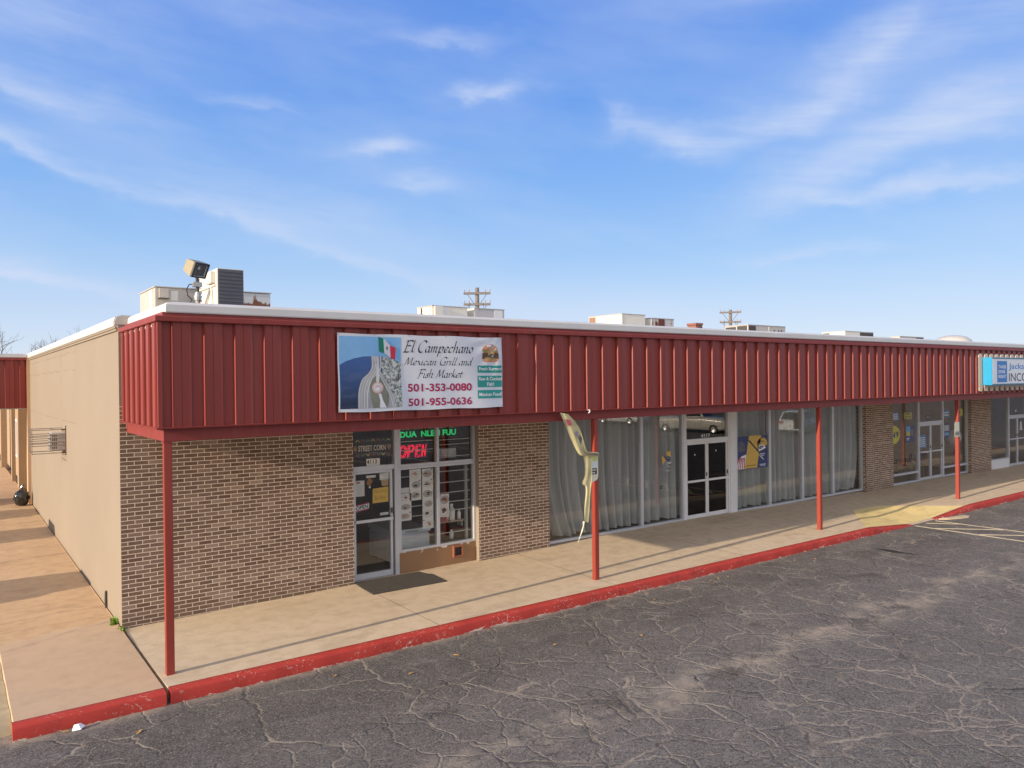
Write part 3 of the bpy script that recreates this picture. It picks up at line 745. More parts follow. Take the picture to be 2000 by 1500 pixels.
# shop 1: single door with transom, then a two bay window over a painted panel
glass_door(3.90, 4.73, .035, 2.10, 1.15, low=.11, top=.05)
f = MB().box(3.84, 3.895, YG - .055, YG + .055, .0, 3.05).box(4.765, 4.852, YG - .06, YG + .06, .0, 3.05).box(3.895, 4.765, YG - .05, YG + .05, 2.105, 2.20).box(3.895, 4.765, YG - .05, YG + .05, 2.985, 3.05)
df = part(f, 'door_frame', ALU, bevel=.004)
part(MB().box(3.89, 4.77, YG - .004, YG + .004, 2.195, 2.99), 'pane', GLASS, df)
part(MB().box(3.896, 4.764, YG - .04, YG + .06, .0, .03), 'threshold', GALV, df)
window(4.853, 6.668, .44, 2.12, mull=(5.757,), fw=.05, mw=.035)
window(4.853, 6.668, 2.123, 3.05, mull=(5.757,), fw=.05, mw=.03)
m_, nt_, b_, o_ = new_mat('brown_panel_paint'); N_ = NT(nt_); p_ = N_.pos(); s_ = N_.sep(p_)
nn = N_.noise(N_.mapv(p_, (1, 1, 1.3)), 5.5, 6, .72)
edge = N_.math('MULTIPLY', N_.math('ABSOLUTE', N_.math('SUBTRACT', s_[2], .20)), 1.25)
pk = N_.ramp(N_.math('ADD', nn, edge), [(.845, 0.0), (.855, 1.0)])
fl = N_.ramp(N_.noise(p_, 17, 5, .6), [(.715, 0.0), (.725, 1.0)])
cc = N_.mix(N_.noise(p_, 3, 4), (.25, .135, .062), (.31, .175, .085))
cc = N_.mix(N_.math('MAXIMUM', pk, N_.math('MULTIPLY', fl, .8)), cc, (.72, .68, .62))
nt_.links.new(cc, b_.inputs['Base Color']); b_.inputs['Roughness'].default_value = .6
part(MB().box(4.853, 6.668, YG - .045, YG + .04, -.05, .438), 'kick_panel', m_)
TERRA = mat('terracotta_paint', (.30, .105, .05), .7)
vf = MB().box(6.085, 6.12, YG - .085, YG - .047, .17, .41).box(6.295, 6.33, YG - .085, YG - .047, .17, .41).box(6.12, 6.295, YG - .083, YG - .047, .17, .205).box(6.12, 6.295, YG - .083, YG - .047, .375, .41)
vv = part(vf, 'wall_vent', TERRA); part(MB().box(6.12, 6.295, YG - .055, YG - .0465, .205, .375), 'vent_opening', BLACK, vv)
# shop 2
window(8.58, 13.235, .085, 3.05, mull=(11.68,), fw=.06, mw=.05, frame=ALU)
f = MB().box(13.238, 13.345, YG - .06, YG + .06, .05, 3.05).box(15.075, 15.135, YG - .06, YG + .06, .05, 3.05).box(13.345, 15.075, YG - .055, YG + .055, 2.115, 2.205).box(13.345, 15.075, YG - .055, YG + .055, 2.99, 3.05)
df = part(f, 'door_frame', WHITEFR, bevel=.004)
part(MB().box(13.34, 15.08, YG - .004, YG + .004, 2.20, 2.995), 'pane', GLASS, df)
part(MB().box(13.346, 15.074, YG - .04, YG + .06, .06, .088), 'threshold', GALV, df)
glass_door(13.350, 14.200, .092, 2.112, 1.085, stile=.055, frame=WHITEFR, glass=DARKGLASS)
glass_door(14.206, 15.070, .092, 2.112, 1.085, stile=.055, frame=WHITEFR, glass=DARKGLASS)
part(MB().box(15.136, 15.42, YG - .075, YG + .06, .04, 3.05), 'wide_mullion', WHITEFR, bevel=.005)
window(15.423, 22.10, .05, 3.05, mull=(17.0, 18.66, 20.335), fw=.06, mw=.055, frame=ALU)
# shop 3
window(23.87, 25.95, .015, 3.05, trans=(.365,), fw=.06, frame=ALU)
window(27.82, 29.90, .015, 3.05, trans=(.365,), fw=.06, frame=ALU)
f = MB().box(25.953, 26.0, YG - .06, YG + .06, .0, 3.05).box(27.77, 27.817, YG - .06, YG + .06, .0, 3.05).box(26.0, 27.77, YG - .055, YG + .055, 2.05, 2.15).box(26.0, 27.77, YG - .055, YG + .055, 2.99, 3.05)
df = part(f, 'door_frame', ALU, bevel=.004)
part(MB().box(25.99, 27.78, YG - .004, YG + .004, 2.145, 2.995), 'pane', GLASS, df)
glass_door(26.005, 26.882, .02, 2.047, 1.05, stile=.06); glass_door(26.888, 27.765, .02, 2.047, 1.05, stile=.06)
# shop 4 and the shops past the edge of the picture
def plain_shop(x0, x1, dx, z=-.06):
    part(MB().box(x0, dx - .07, YG - .05, YG + .05, z, .30), 'kick_panel', WHITEFR)
    part(MB().box(dx + 1.87, x1, YG - .05, YG + .05, z, .30), 'kick_panel', WHITEFR)
    window(x0, dx - .07, .303, 3.05, fw=.05); 
    n = max(1, int((x1 - dx - 1.87) / 1.9)); 
    window(dx + 1.87, x1, .303, 3.05, mull=[dx + 1.87 + (x1 - dx - 1.87) * k / n for k in range(1, n)], fw=.05)
    f = MB().box(dx - .067, dx, YG - .06, YG + .06, z, 3.05).box(dx + 1.8, dx + 1.867, YG - .06, YG + .06, z, 3.05).box(dx, dx + 1.8, YG - .055, YG + .055, 2.02, 2.11).box(dx, dx + 1.8, YG - .055, YG + .055, 2.99, 3.05)
    df = part(f, 'door_frame', ALU, bevel=.004)
    part(MB().box(dx - .01, dx + 1.81, YG - .004, YG + .004, 2.105, 2.995), 'pane', GLASS, df)
    glass_door(dx + .004, dx + .897, z + .01, 2.016, 1.1, stile=.06); glass_door(dx + .903, dx + 1.796, z + .01, 2.016, 1.1, stile=.06)
plain_shop(31.72, 41.5, 33.83); plain_shop(43.4, 52.0, 46.5); plain_shop(54.0, 64.0, 57.5); plain_shop(66, 77, 70)
# rooms behind the glass
def room(x0, x1, wall, floor, y1=8.5, name='shop_room', zf=.0):
    b = MB().use(wall)
    b.quad((x0, y1, zf), (x1, y1, zf), (x1, y1, 3.0), (x0, y1, 3.0)); b.quad((x0, YG + .07, zf), (x0, y1, zf), (x0, y1, 3.0), (x0, YG + .07, 3.0)); b.quad((x1, YG + .07, zf), (x1, y1, zf), (x1, y1, 3.0), (x1, YG + .07, 3.0))
    b.quad((x0, YG + .06, 3.045), (x1, YG + .06, 3.045), (x1, y1, 3.0), (x0, y1, 3.0))
    b.use(floor).quad((x0, YG + .05, zf + .02), (x1, YG + .05, zf + .02), (x1, y1, zf + .02), (x0, y1, zf + .02))
    part(b, name, recalc=False)
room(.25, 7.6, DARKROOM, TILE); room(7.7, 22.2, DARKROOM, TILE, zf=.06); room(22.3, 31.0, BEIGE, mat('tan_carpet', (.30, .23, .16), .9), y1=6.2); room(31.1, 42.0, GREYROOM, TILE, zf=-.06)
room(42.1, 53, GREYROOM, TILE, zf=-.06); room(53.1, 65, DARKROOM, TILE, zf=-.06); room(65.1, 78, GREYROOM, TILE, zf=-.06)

# ------------------------------------------------------------------ lettering
def text_shape(body, size=1.0, offset=0.0, shear=0.0):
    cu = D.curves.new('t', 'FONT'); cu.body = body; cu.size = size; cu.offset = offset; cu.shear = shear
    cu.resolution_u = 3; cu.align_x = 'LEFT'
    o = D.objects.new('t', cu); COL.objects.link(o)
    dg = bpy.context.evaluated_depsgraph_get()
    me = D.meshes.new_from_object(o.evaluated_get(dg))
    vs = [(v.co.x, v.co.y) for v in me.vertices]; fs = [tuple(p.vertices) for p in me.polygons]
    D.objects.remove(o); D.curves.remove(cu); D.meshes.remove(me)
    return vs, fs
def fit(shape, x0, x1, z0, z1):
    vs, fs = shape
    a, b = min(v[0] for v in vs), max(v[0] for v in vs); c, d = min(v[1] for v in vs), max(v[1] for v in vs)
    return [(x0 + (v[0] - a) / (b - a) * (x1 - x0), z0 + (v[1] - c) / (d - c) * (z1 - z0)) for v in vs], fs
def put_text(mb, body, x0, x1, z0, z1, y, offset=0.0, shear=0.0):
    vs, fs = fit(text_shape(body, 1.0, offset, shear), x0, x1, z0, z1)
    mb.add([(v[0], y, v[1]) for v in vs], fs)
# a broad-nib hand for the big sign: each glyph is a set of pen strokes
CAL = {
 'E': (.66, [[(.25, .95), (.2, .5), (.14, .0)], [(.06, .82), (.12, .93), (.28, .95), (.62, .98), (.68, .86)], [(.22, .52), (.5, .55), (.52, .5)], [(.02, .0), (.36, .0), (.56, .06), (.64, .2)]]),
 'l': (.26, [[(.17, 1.02), (.12, .5), (.10, .12), (.15, .0), (.28, .08)]]),
 'C': (.72, [[(.70, .80), (.64, .95), (.42, .98), (.18, .75), (.08, .35), (.22, .03), (.46, .0), (.68, .2)]]),
 'a': (.50, [[(.38, .44), (.22, .49), (.06, .3), (.05, .08), (.15, .0), (.29, .14), (.39, .46)], [(.39, .47), (.34, .1), (.4, .0), (.5, .08)]]),
 'm': (.72, [[(.0, .4), (.09, .49), (.06, .0)], [(.07, .24), (.22, .48), (.31, .44), (.27, .0)], [(.28, .24), (.44, .48), (.53, .44), (.49, .08), (.55, .0), (.66, .08)]]),
 'p': (.50, [[(.0, .4), (.1, .5), (.06, .05), (.02, -.36)], [(.09, .2), (.24, .48), (.4, .43), (.38, .15), (.22, .0), (.09, .06)]]),
 'e': (.44, [[(.06, .2), (.28, .27), (.37, .40), (.27, .49), (.12, .4), (.05, .15), (.15, .0), (.36, .12)]]),
 'c': (.45, [[(.37, .40), (.27, .49), (.12, .4), (.05, .15), (.15, .0), (.34, .11)]]),
 'h': (.52, [[(.13, 1.02), (.09, .5), (.04, .0)], [(.07, .22), (.24, .48), (.36, .43), (.32, .08), (.38, .0), (.49, .08)]]),
 'n': (.52, [[(.0, .4), (.09, .49), (.06, .0)], [(.07, .22), (.24, .48), (.36, .43), (.32, .08), (.38, .0), (.49, .08)]]),
 'o': (.47, [[(.24, .49), (.08, .34), (.05, .12), (.17, .0), (.35, .14), (.39, .38), (.24, .49)]]),
 'M': (.90, [[(.0, .02), (.08, .06), (.20, .6), (.27, .95)], [(.27, .95), (.34, .5), (.40, .08)], [(.40, .08), (.56, .5), (.74, .95)], [(.74, .95), (.72, .4), (.74, .05), (.84, .03)]]),
 'x': (.45, [[(.02, .42), (.1, .49), (.22, .25), (.32, .02), (.43, .08)], [(.40, .48), (.22, .25), (.0, .0)]]),
 'i': (.25, [[(.0, .4), (.1, .49), (.07, .08), (.12, .0), (.22, .08)], [(.14, .70), (.16, .74)]]),
 'G': (.76, [[(.68, .82), (.62, .95), (.42, .98), (.18, .75), (.08, .35), (.22, .03), (.44, .0), (.62, .12)], [(.48, .40), (.70, .40)], [(.64, .40), (.61, .1), (.58, -.1)]]),
 'r': (.37, [[(.0, .4), (.09, .49), (.05, .0)], [(.07, .24), (.2, .45), (.36, .46)]]),
 'd': (.51, [[(.36, .44), (.21, .49), (.06, .3), (.05, .08), (.15, .0), (.28, .14), (.38, .44)], [(.46, 1.02), (.38, .4), (.34, .1), (.4, .0), (.5, .08)]]),
 'F': (.60, [[(.25, .95), (.2, .5), (.14, .02), (.02, -.04)], [(.06, .82), (.12, .93), (.28, .95), (.62, .98), (.66, .86)], [(.2, .5), (.46, .53), (.48, .47)]]),
 's': (.36, [[(.33, .42), (.22, .49), (.11, .38), (.2, .25), (.26, .11), (.14, .0), (.02, .07)]]),
 'k': (.45, [[(.13, 1.02), (.09, .5), (.04, .0)], [(.38, .47), (.24, .36), (.09, .24)], [(.15, .27), (.3, .02), (.42, .07)]]),
 't': (.30, [[(.16, .72), (.11, .3), (.09, .08), (.15, .0), (.27, .08)], [(.0, .47), (.29, .50)]]),
 ' ': (.30, []),
}
def smooth_line(pts, n=5):
    if len(pts) < 3: 
        return [(pts[0][0] + (pts[-1][0] - pts[0][0]) * i / n, pts[0][1] + (pts[-1][1] - pts[0][1]) * i / n) for i in range(n + 1)]
    P = [pts[0]] + list(pts) + [pts[-1]]; out = []
    for i in range(1, len(P) - 2):
        for k in range(n):
            t = k / n
            out.append(tuple(.5 * (2 * P[i][j] + (P[i + 1][j] - P[i - 1][j]) * t + (2 * P[i - 1][j] - 5 * P[i][j] + 4 * P[i + 1][j] - P[i + 2][j]) * t * t + (3 * P[i][j] - P[i - 1][j] - 3 * P[i + 1][j] + P[i + 2][j]) * t ** 3) for j in (0, 1)))
    out.append(P[-1]); return out
def pen_text(mb, body, x0, x1, zbase, cap, y, nib=.085, slant=.24):
    w = sum(CAL[c][0] for c in body)
    sx = (x1 - x0) / (w + slant * .9); sz = cap
    nx, nz = nib * math.cos(R(38)), nib * math.sin(R(38))
    pen = 0; dy = 0
    for c in body:
        adv, strokes = CAL[c]
        for st in strokes:
            ln = smooth_line(st)
            rows = []
            for (px, pz) in ln:
                xx = x0 + (pen + px + slant * pz) * sx; zz = zbase + pz * sz
                rows.append([(xx - nx / 2 * sz, y - dy, zz - nz / 2 * sz), (xx + nx / 2 * sz, y - dy, zz + nz / 2 * sz)])
            mb.grid(rows); dy += .00006
        pen += adv

# ------------------------------------------------------------------ the restaurant banner
def draped(mb, bump, maxlen=.09):
    """split long edges of a flat print so that it can follow the cloth, then push it out"""
    bm = bmesh.new()
    for v in mb.v: bm.verts.new(v)
    bm.verts.ensure_lookup_table()
    for f, mi in zip(mb.f, mb.mi):
        try: bm.faces.new([bm.verts[i] for i in f]).material_index = mi
        except ValueError: pass
    for _ in range(6):
        ed = [e for e in bm.edges if e.calc_length() > maxlen]
        if not ed: break
        bmesh.ops.subdivide_edges(bm, edges=ed, cuts=1, use_grid_fill=True)
        bmesh.ops.triangulate(bm, faces=[f for f in bm.faces if len(f.verts) > 4])
    for v in bm.verts: v.co.y -= bump(v.co.x, v.co.z)
    bm.verts.index_update()
    mb.v = [tuple(v.co) for v in bm.verts]; mb.f = [[v.index for v in f.verts] for f in bm.faces]; mb.mi = [f.material_index for f in bm.faces]; mb.smooth = [True] * len(mb.f)
    bm.free()
    return mb
BX0, BX1, BZ0, BZ1 = 2.375, 5.385, 3.365, 4.545
def cloth(x, z):
    u = (x - BX0) / (BX1 - BX0); v = (z - BZ0) / (BZ1 - BZ0)
    w = .010 * math.sin(u * 9 + v * 2) + .006 * math.sin(u * 23 + v * 5) * (1 - v * .5) + .008 * math.sin(v * 7 + u * 3)
    # tension folds from the top right eyelet
    dx, dz = BX1 - x, BZ1 - z; rr = math.hypot(dx, dz); th = math.atan2(dz, dx)
    if rr < .75: w += .018 * math.sin(th * 15) * (1 - rr / .75) * min(1, rr / .08)
    return w
SKYB = mat('banner_sky_blue', (.20, .43, .78), .5, var=.45, vs=1.1); NAVY = mat('banner_deep_blue', (.018, .045, .13), .5, var=.6, vs=2.2)
ROADG = mat('banner_road_grey', (.30, .31, .33), .5, var=.35, vs=9); ROADL = mat('banner_pale_grey', (.56, .57, .56), .5, var=.1); GREENF = mat('flag_green', (.0, .20, .12), .5); REDF = mat('flag_red', (.55, .02, .05), .5)
OLIVE = mat('banner_olive', (.17, .18, .14), .5, var=.3); PINKR = mat('banner_ring', (.55, .36, .34), .5); BANW = mat('banner_white', (.62, .64, .69), .45, var=.03, vs=2)
TEALP = mat('banner_teal', (.02, .28, .25), .5); MAROON = mat('banner_maroon', (.36, .012, .07), .5); INK = mat('printing_ink', (.012, .013, .022), .5)
BUN = mat('burger_bun', (.50, .24, .12), .5, var=.3, vs=20); MEAT = mat('burger_filling', (.10, .05, .03), .5, var=.8, vs=45); LETT = mat('burger_greens', (.34, .30, .08), .5, var=.7, vs=50)
m_, nt_, b_, o_ = new_mat('banner_city'); N_ = NT(nt_); tc_ = N_.n('ShaderNodeTexCoord').outputs['Object']
n1_ = N_.noise(tc_, 24, 4, .7); n2_ = N_.noise(N_.mapv(tc_, (1, 1, 1), (0, R(38), 0)), 11, 5, .75)
cc = N_.mix(N_.ramp(n1_, [(.40, 0.0), (.60, 1.0)]), (.10, .11, .10), (.62, .65, .60)); cc = N_.mix(N_.ramp(n2_, [(.56, 0.0), (.62, .9)]), cc, (.045, .05, .045)); cc = N_.mix(N_.ramp(N_.noise(tc_, 15, 3), [(.66, 0.0), (.70, .8)]), cc, (.75, .76, .74))
nt_.links.new(cc, b_.inputs['Base Color']); b_.inputs['Roughness'].default_value = .5; CITY = m_
m_, nt_, b_, o_ = new_mat('banner_deep_blue_print'); N_ = NT(nt_); tc_ = N_.n('ShaderNodeTexCoord').outputs['Object']; s_ = N_.sep(tc_)
sheen = N_.ramp(N_.noise(N_.mapv(tc_, (2.5, 1, 9), (0, R(-42), 0)), 1.0, 4, .6), [(.48, 0.0), (.72, 1.0)])
cc = N_.mix(N_.ramp(s_[2], [(.0, 0.0), (.80, 1.0)]), (.010, .014, .030), (.035, .10, .30)); cc = N_.mix(N_.math('MULTIPLY', sheen, .45), cc, (.09, .13, .22))
nt_.links.new(cc, b_.inputs['Base Color']); b_.inputs['Roughness'].default_value = .5; NAVY = m_
ban = thing('banner', 'white printed vinyl banner with mexican flag and burger tied to the red fascia', 'banner', (3.88, -.06, 3.365))
YB0 = -.098
b = MB().use(BANW); n = 60; rows = []
for i in range(25):
    v = i / 24; rows.append([(BX0 + (BX1 - BX0) * k / n + .012 * (1 - v) * (1 - k / n), YB0 - cloth(BX0 + (BX1 - BX0) * k / n, BZ0 + (BZ1 - BZ0) * v), BZ0 + (BZ1 - BZ0) * v + (-.010 * math.sin(math.pi * k / n * 3) ** 2 if i in (0, 24) else 0)) for k in range(n + 1)])
b.grid(rows); b.grid([[(p[0], p[1] + .003, p[2]) for p in r] for r in rows])
b.build('vinyl_sheet', parent=ban, smooth=True, recalc=False)
def layer(shapes, name, d):
    mb = MB()
    for m, fn in shapes: mb.use(m); fn(mb)
    draped(mb, cloth); o = mb.build(name, parent=ban, recalc=False); return o
Yp = lambda k: YB0 - .0015 - .0012 * k
random.seed(11)
layer([(SKYB, lambda q: q.add([(x, Yp(0), z) for x, z in ((2.405, 3.41), (3.445, 3.42), (3.437, 4.50), (2.40, 4.50))], [(0, 1, 2, 3)]))], 'photo_print', 0)
layer([(NAVY, lambda q: q.grid([[(x, Yp(1), zt), (x, Yp(1), 3.412)] for x, zt in ((2.408, 4.07), (2.516, 4.125), (2.646, 4.168), (2.796, 4.197), (2.924, 4.203), (3.02, 4.204), (3.1, 4.20))])),
       (CITY, lambda q: q.grid([[(x, Yp(1), zt), (x, Yp(1), 3.418)] for x, zt in ((3.1, 4.20), (3.2, 4.19), (3.33, 4.15), (3.442, 4.10))]))], 'photo_print', 1)
road_l = [(2.691, 3.41), (2.699, 3.659), (2.762, 3.843), (2.874, 3.945), (2.927, 4.039), (2.924, 4.203)]
road_r = [(3.34, 3.415), (3.287, 3.6), (3.224, 3.72), (3.15, 3.86), (3.07, 4.0), (3.022, 4.204)]
def road(q):
    L, Rr = smooth_line(road_l, 4), smooth_line(road_r, 4)
    q.grid([[(a[0], Yp(2), a[1]), (c[0], Yp(2), c[1])] for a, c in zip(L, Rr)])
def roadlines(q):
    for off, w in ((.006, .016), (.032, .006), (.052, .012), (.075, .006), (.095, .018), (.125, .008), (.145, .022)):
        L = smooth_line(road_l, 5); q.grid([[(x + off, Yp(3), z), (x + off + w, Yp(3), z)] for x, z in L])
    Rr = smooth_line(road_r, 5); [q.grid([[(x - a, Yp(3), z), (x - a + w, Yp(3), z)] for x, z in Rr]) for a, w in ((.020, .012), (.040, .006), (.062, .014))]
inner = [(3.05, 3.93), (3.11, 3.88), (3.162, 3.793), (3.208, 3.65), (3.206, 3.507), (3.178, 3.42), (2.949, 3.415), (2.9, 3.561), (2.892, 3.749), (2.935, 3.861), (2.99, 3.92)]
layer([(ROADG, road)], 'photo_print', 2)
layer([(ROADL, roadlines), (OLIVE, lambda q: q.poly(inner, Yp(3)))], 'photo_print', 3)
layer([(ROADL, lambda q: q.poly([(3.027, 4.19), (3.047, 4.19), (3.059, 3.888), (3.031, 3.738), (2.996, 3.841)], Yp(4))), (PINKR, lambda q: q.disc(3.022, 3.722, .098, .086, Yp(4))),
       (BANW, lambda q: q.poly([(3.03, 3.634), (3.076, 3.628), (3.106, 3.528), (3.168, 3.416), (3.053, 3.415), (3.06, 3.529)], Yp(4)))], 'photo_print', 4)
layer([(ROADL, lambda q: q.disc(3.022, 3.722, .072, .062, Yp(5))), (GREENF, lambda q: q.poly([(3.046, 4.501), (3.132, 4.477), (3.147, 4.253), (3.059, 4.275)], Yp(5))), (BANW, lambda q: q.poly([(3.132, 4.477), (3.244, 4.373), (3.257, 4.183), (3.147, 4.253)], Yp(5))),
       (REDF, lambda q: q.poly([(3.244, 4.373), (3.342, 4.341), (3.336, 4.15), (3.257, 4.183)], Yp(5)))], 'photo_print', 5)
layer([(PINKR, lambda q: q.disc(3.022, 3.722, .045, .038, Yp(6))), (OLIVE, lambda q: q.disc(3.195, 4.33, .018, .03, Yp(6)))], 'photo_print', 6)
layer([(BANW, lambda q: q.disc(3.022, 3.705, .038, .024, Yp(7)))], 'photo_print', 7)
def lettering(q):
    pen_text(q, 'El Campechano', 3.475, 4.815, 4.275, .185, Yp(1), .155)
    pen_text(q, 'Mexican Grill and', 3.492, 4.775, 4.072, .128, Yp(1), .155)
    pen_text(q, 'Fish Market', 3.725, 4.59, 3.870, .136, Yp(1), .155)
layer([(INK, lettering)], 'lettering', 1)
layer([(MAROON, lambda q: (put_text(q, '501-353-0080', 3.553, 4.748, 3.648, 3.776, Yp(1), .028), put_text(q, '501-955-0636', 3.553, 4.748, 3.419, 3.547, Yp(1), .028)))], 'lettering', 1)
def tealbars(q):
    q.rect(4.864, 5.375, 3.945, 4.067, Yp(1)); q.rect(4.863, 5.375, 3.703, 3.895, Yp(1)); q.rect(4.864, 5.372, 3.515, 3.655, Yp(1))
layer([(TEALP, tealbars)], 'teal_strip', 1)
layer([(WHITE, lambda q: (put_text(q, 'Fresh Burgers!', 4.892, 5.372, 3.970, 4.04, Yp(3), .02), put_text(q, 'Raw & Cooked', 4.890, 5.372, 3.815, 3.875, Yp(3), .02), put_text(q, 'Fish!', 5.06, 5.21, 3.722, 3.785, Yp(3), .02), put_text(q, 'Mexican Food!', 4.892, 5.368, 3.552, 3.612, Yp(3), .02)))], 'lettering', 3)
def burger(q):
    q.use(BUN); q.poly([(4.965, 4.315)] + [(5.13 + .165 * math.cos(R(a)), 4.315 + .115 * math.sin(R(a))) for a in range(180, -1, -18)], Yp(1)); q.poly([(4.965, 4.185), (4.98, 4.14), (5.03, 4.125), (5.23, 4.125), (5.285, 4.145), (5.295, 4.185)], Yp(1))
    q.use(MEAT); q.rect(4.965, 5.30, 4.18, 4.275, Yp(2)); q.use(REDF); q.rect(4.99, 5.28, 4.275, 4.29, Yp(2))
    q.use(LETT); q.poly([(4.96, 4.30), (5.02, 4.275), (5.07, 4.295), (5.10, 4.235), (5.15, 4.285), (5.2, 4.245), (5.25, 4.29), (5.30, 4.28), (5.30, 4.31), (4.96, 4.315)], Yp(3)); q.rect(5.02, 5.25, 4.185, 4.20, Yp(3))
mb = MB(); burger(mb); draped(mb, cloth); mb.build('burger_print', parent=ban, recalc=False)
b = MB()
for x, z in ((2.395, 4.525), (2.98, 4.53), (3.58, 4.53), (4.25, 4.53), (4.85, 4.53), (5.37, 4.53), (2.405, 3.385), (5.372, 3.385)): 
    o = MB().use(GALV).ring(x, z, .012, .012, .006, YB0 - cloth(x, z) - .004, 12).build('eyelet', parent=ban)

# ------------------------------------------------------------------ tax office light box
CYAN = mat('cyan_sign_paint', (.005, .27, .50), .4); SIGNB = mat('sign_blue', (.02, .17, .50), .4); SIGNW = mat('sign_face', (.66, .69, .74), .3, var=.03); BACKCREAM = mat('sign_backing_cream', (.62, .53, .42), .7)
sg = thing('sign_box', 'cyan edged tax office box sign on scalloped cream backing on the fascia', 'sign', (26.7, -.06, 3.30))
q = MB().box(24.06, 29.9, -.066, -.056, 3.42, 4.40)
for k in range(15):
    x = 24.06 + k * .4035
    q.prism([(x, 3.41), (x + .03, 3.32), (x + .10, 3.30), (x + .20, 3.30), (x + .25, 3.33), (x + .27, 3.41), (x + .27, 4.41), (x + .24, 4.49), (x + .17, 4.515), (x + .08, 4.505), (x + .02, 4.47), (x, 4.41)], 'y', -.075, -.052)
q.build('backing_board', BACKCREAM, sg)
MB().box(24.30, 29.7, -.36, -.09, 3.50, 4.38).build('cabinet', CYAN, sg, bevel=.01)
fc = MB().use(SIGNW).box(24.34, 29.66, -.365, -.361, 3.54, 4.34).use(mat('sign_rim', (.03, .16, .30), .4)).box(24.30, 29.7, -.372, -.3605, 3.50, 3.535).box(24.30, 29.7, -.372, -.3605, 4.345, 4.38).build('sign_face', None, sg)
q = MB().use(SIGNB).rect(24.66, 25.42, 3.585, 4.27, -.3665)
q.use(WHITE)
for k, t in enumerate(('TAXES', 'DONE', 'RIGHT')): put_text(q, t, 24.76, 25.34 - (.08 if k == 1 else 0), 4.03 - k * .155, 4.135 - k * .155, -.368, .02)
q.use(mat('sign_text_blue', (.03, .22, .58), .4)); put_text(q, 'Jackson Hewitt', 25.55, 29.3, 3.955, 4.20, -.367, .012)
q.use(INK); put_text(q, 'INCOME TAX', 25.56, 29.2, 3.61, 3.88, -.367, .0)
q.build('lettering', None, sg, recalc=False)

# ------------------------------------------------------------------ tow-away signs on two posts
SIGNCREAM = mat('tow_sign_cream', (.60, .60, .46), .45); PALEGREEN = mat('tow_sign_green', (.42, .48, .16), .45); PALEBLUE = mat('tow_sign_blue', (.50, .56, .58), .45)
def tow_sign(x0, x1, z0, z1, y, label, bands=True):
    t = thing('tow_away_sign', label, 'sign', ((x0 + x1) / 2, y, z0), group='tow away signs on the canopy posts')
    r = .025
    pl = [(x0, z0 + r), (x0 + r, z0), (x1 - r, z0), (x1, z0 + r), (x1, z1 - r), (x1 - r, z1), (x0 + r, z1), (x0, z1 - r)]
    MB().use(SIGNCREAM).prism(pl, 'y', y, y + .004).build('plate', None, t)
    q = MB()
    if bands: q.use(PALEGREEN).rect(x0 + .018, x1 - .02, z0 + .30, z1 - .02, y - .001).use(PALEBLUE).rect(x0 + .018, x1 - .02, z0 + .175, z0 + .30, y - .001)
    h = (z1 - z0)
    q.use(INK).rect(x0 + .04, x1 - .035, z0 + .05, z0 + .05 + h * .25, y - .0012)
    q.use(WHITE); put_text(q, 'TOW AWAY', x0 + .055, x1 - .05, z0 + .05 + h * .145, z0 + .05 + h * .21, y - .0024, .02); put_text(q, 'ZONE', x0 + .085, x1 - .08, z0 + .05 + h * .035, z0 + .05 + h * .10, y - .0024, .02)
    q.build('printing', None, t, recalc=False)
    for z in (z0 + .03, z1 - .03): MB().use(GALV).lathe([(0, -.006), (.009, -.004), (.009, 0)], ((x0 + x1) / 2, y, z), 10, 'y').build('bolt', None, t)
tow_sign(7.335, 7.665, 1.965, 2.435, -.012, 'tow away sign with green and blue bands under torn yellow vinyl')
tow_sign(22.49, 22.80, 1.93, 2.39, -.012, 'plain cream tow away sign on the post by the tax office', bands=False)

# ------------------------------------------------------------------ torn banner strip caught on the second post
VIN = mat_worn_paint('faded_yellow_vinyl', (.62, .56, .30), (.66, .60, .46), .3)
ts = thing('torn_vinyl_strip', 'torn pale yellow vinyl strip blown round the second post', 'torn banner', (7.4, -.05, .79))
def resample(pts, n):
    sl_ = smooth_line(pts, 8); d = [0]
    for a, c in zip(sl_, sl_[1:]): d.append(d[-1] + math.dist(a, c))
    out = []
    for i in range(n):
        t = d[-1] * i / (n - 1); k = next((j for j in range(1, len(d)) if d[j] >= t - 1e-9), len(d) - 1)
        f = (t - d[k - 1]) / max(1e-9, d[k] - d[k - 1]); out.append(tuple(a + (c - a) * f for a, c in zip(sl_[k - 1], sl_[k])))
    return out
def ribbon(L, Rr, ydist, n, m, folds=0.012, cols=8, th=.003, skip=None):
    A, C = resample(L, n), resample(Rr, n)
    rows = []
    for i in range(n):
        t = i / (n - 1); row = []
        for k in range(cols + 1):
            u = k / cols
            row.append((A[i][0] + (C[i][0] - A[i][0]) * u, ydist(t) + folds * math.sin(u * 9 + t * 4) * (.4 + t), A[i][1] + (C[i][1] - A[i][1]) * u))
        rows.append(row)
    q = MB().use(m)
    vs = [p for r in rows for p in r]; nv = cols + 1
    fs = [(i * nv + k, i * nv + k + 1, (i + 1) * nv + k + 1, (i + 1) * nv + k) for i in range(n - 1) for k in range(cols) if not (skip and skip(i / (n - 1), (k + .5) / cols))]
    q.add(vs, fs); q.add([(p[0], p[1] + th, p[2]) for p in vs], fs)
    return q
upL = [(6.60, 3.225), (6.71, 3.048), (6.9, 2.733), (7.08, 2.47), (7.18, 2.40), (7.307, 2.392), (7.432, 2.374), (7.63, 2.36)]
upR = [(6.80, 3.185), (6.971, 3.045), (7.101, 2.889), (7.21, 2.66), (7.30, 2.49), (7.42, 2.45), (7.525, 2.446), (7.64, 2.42)]
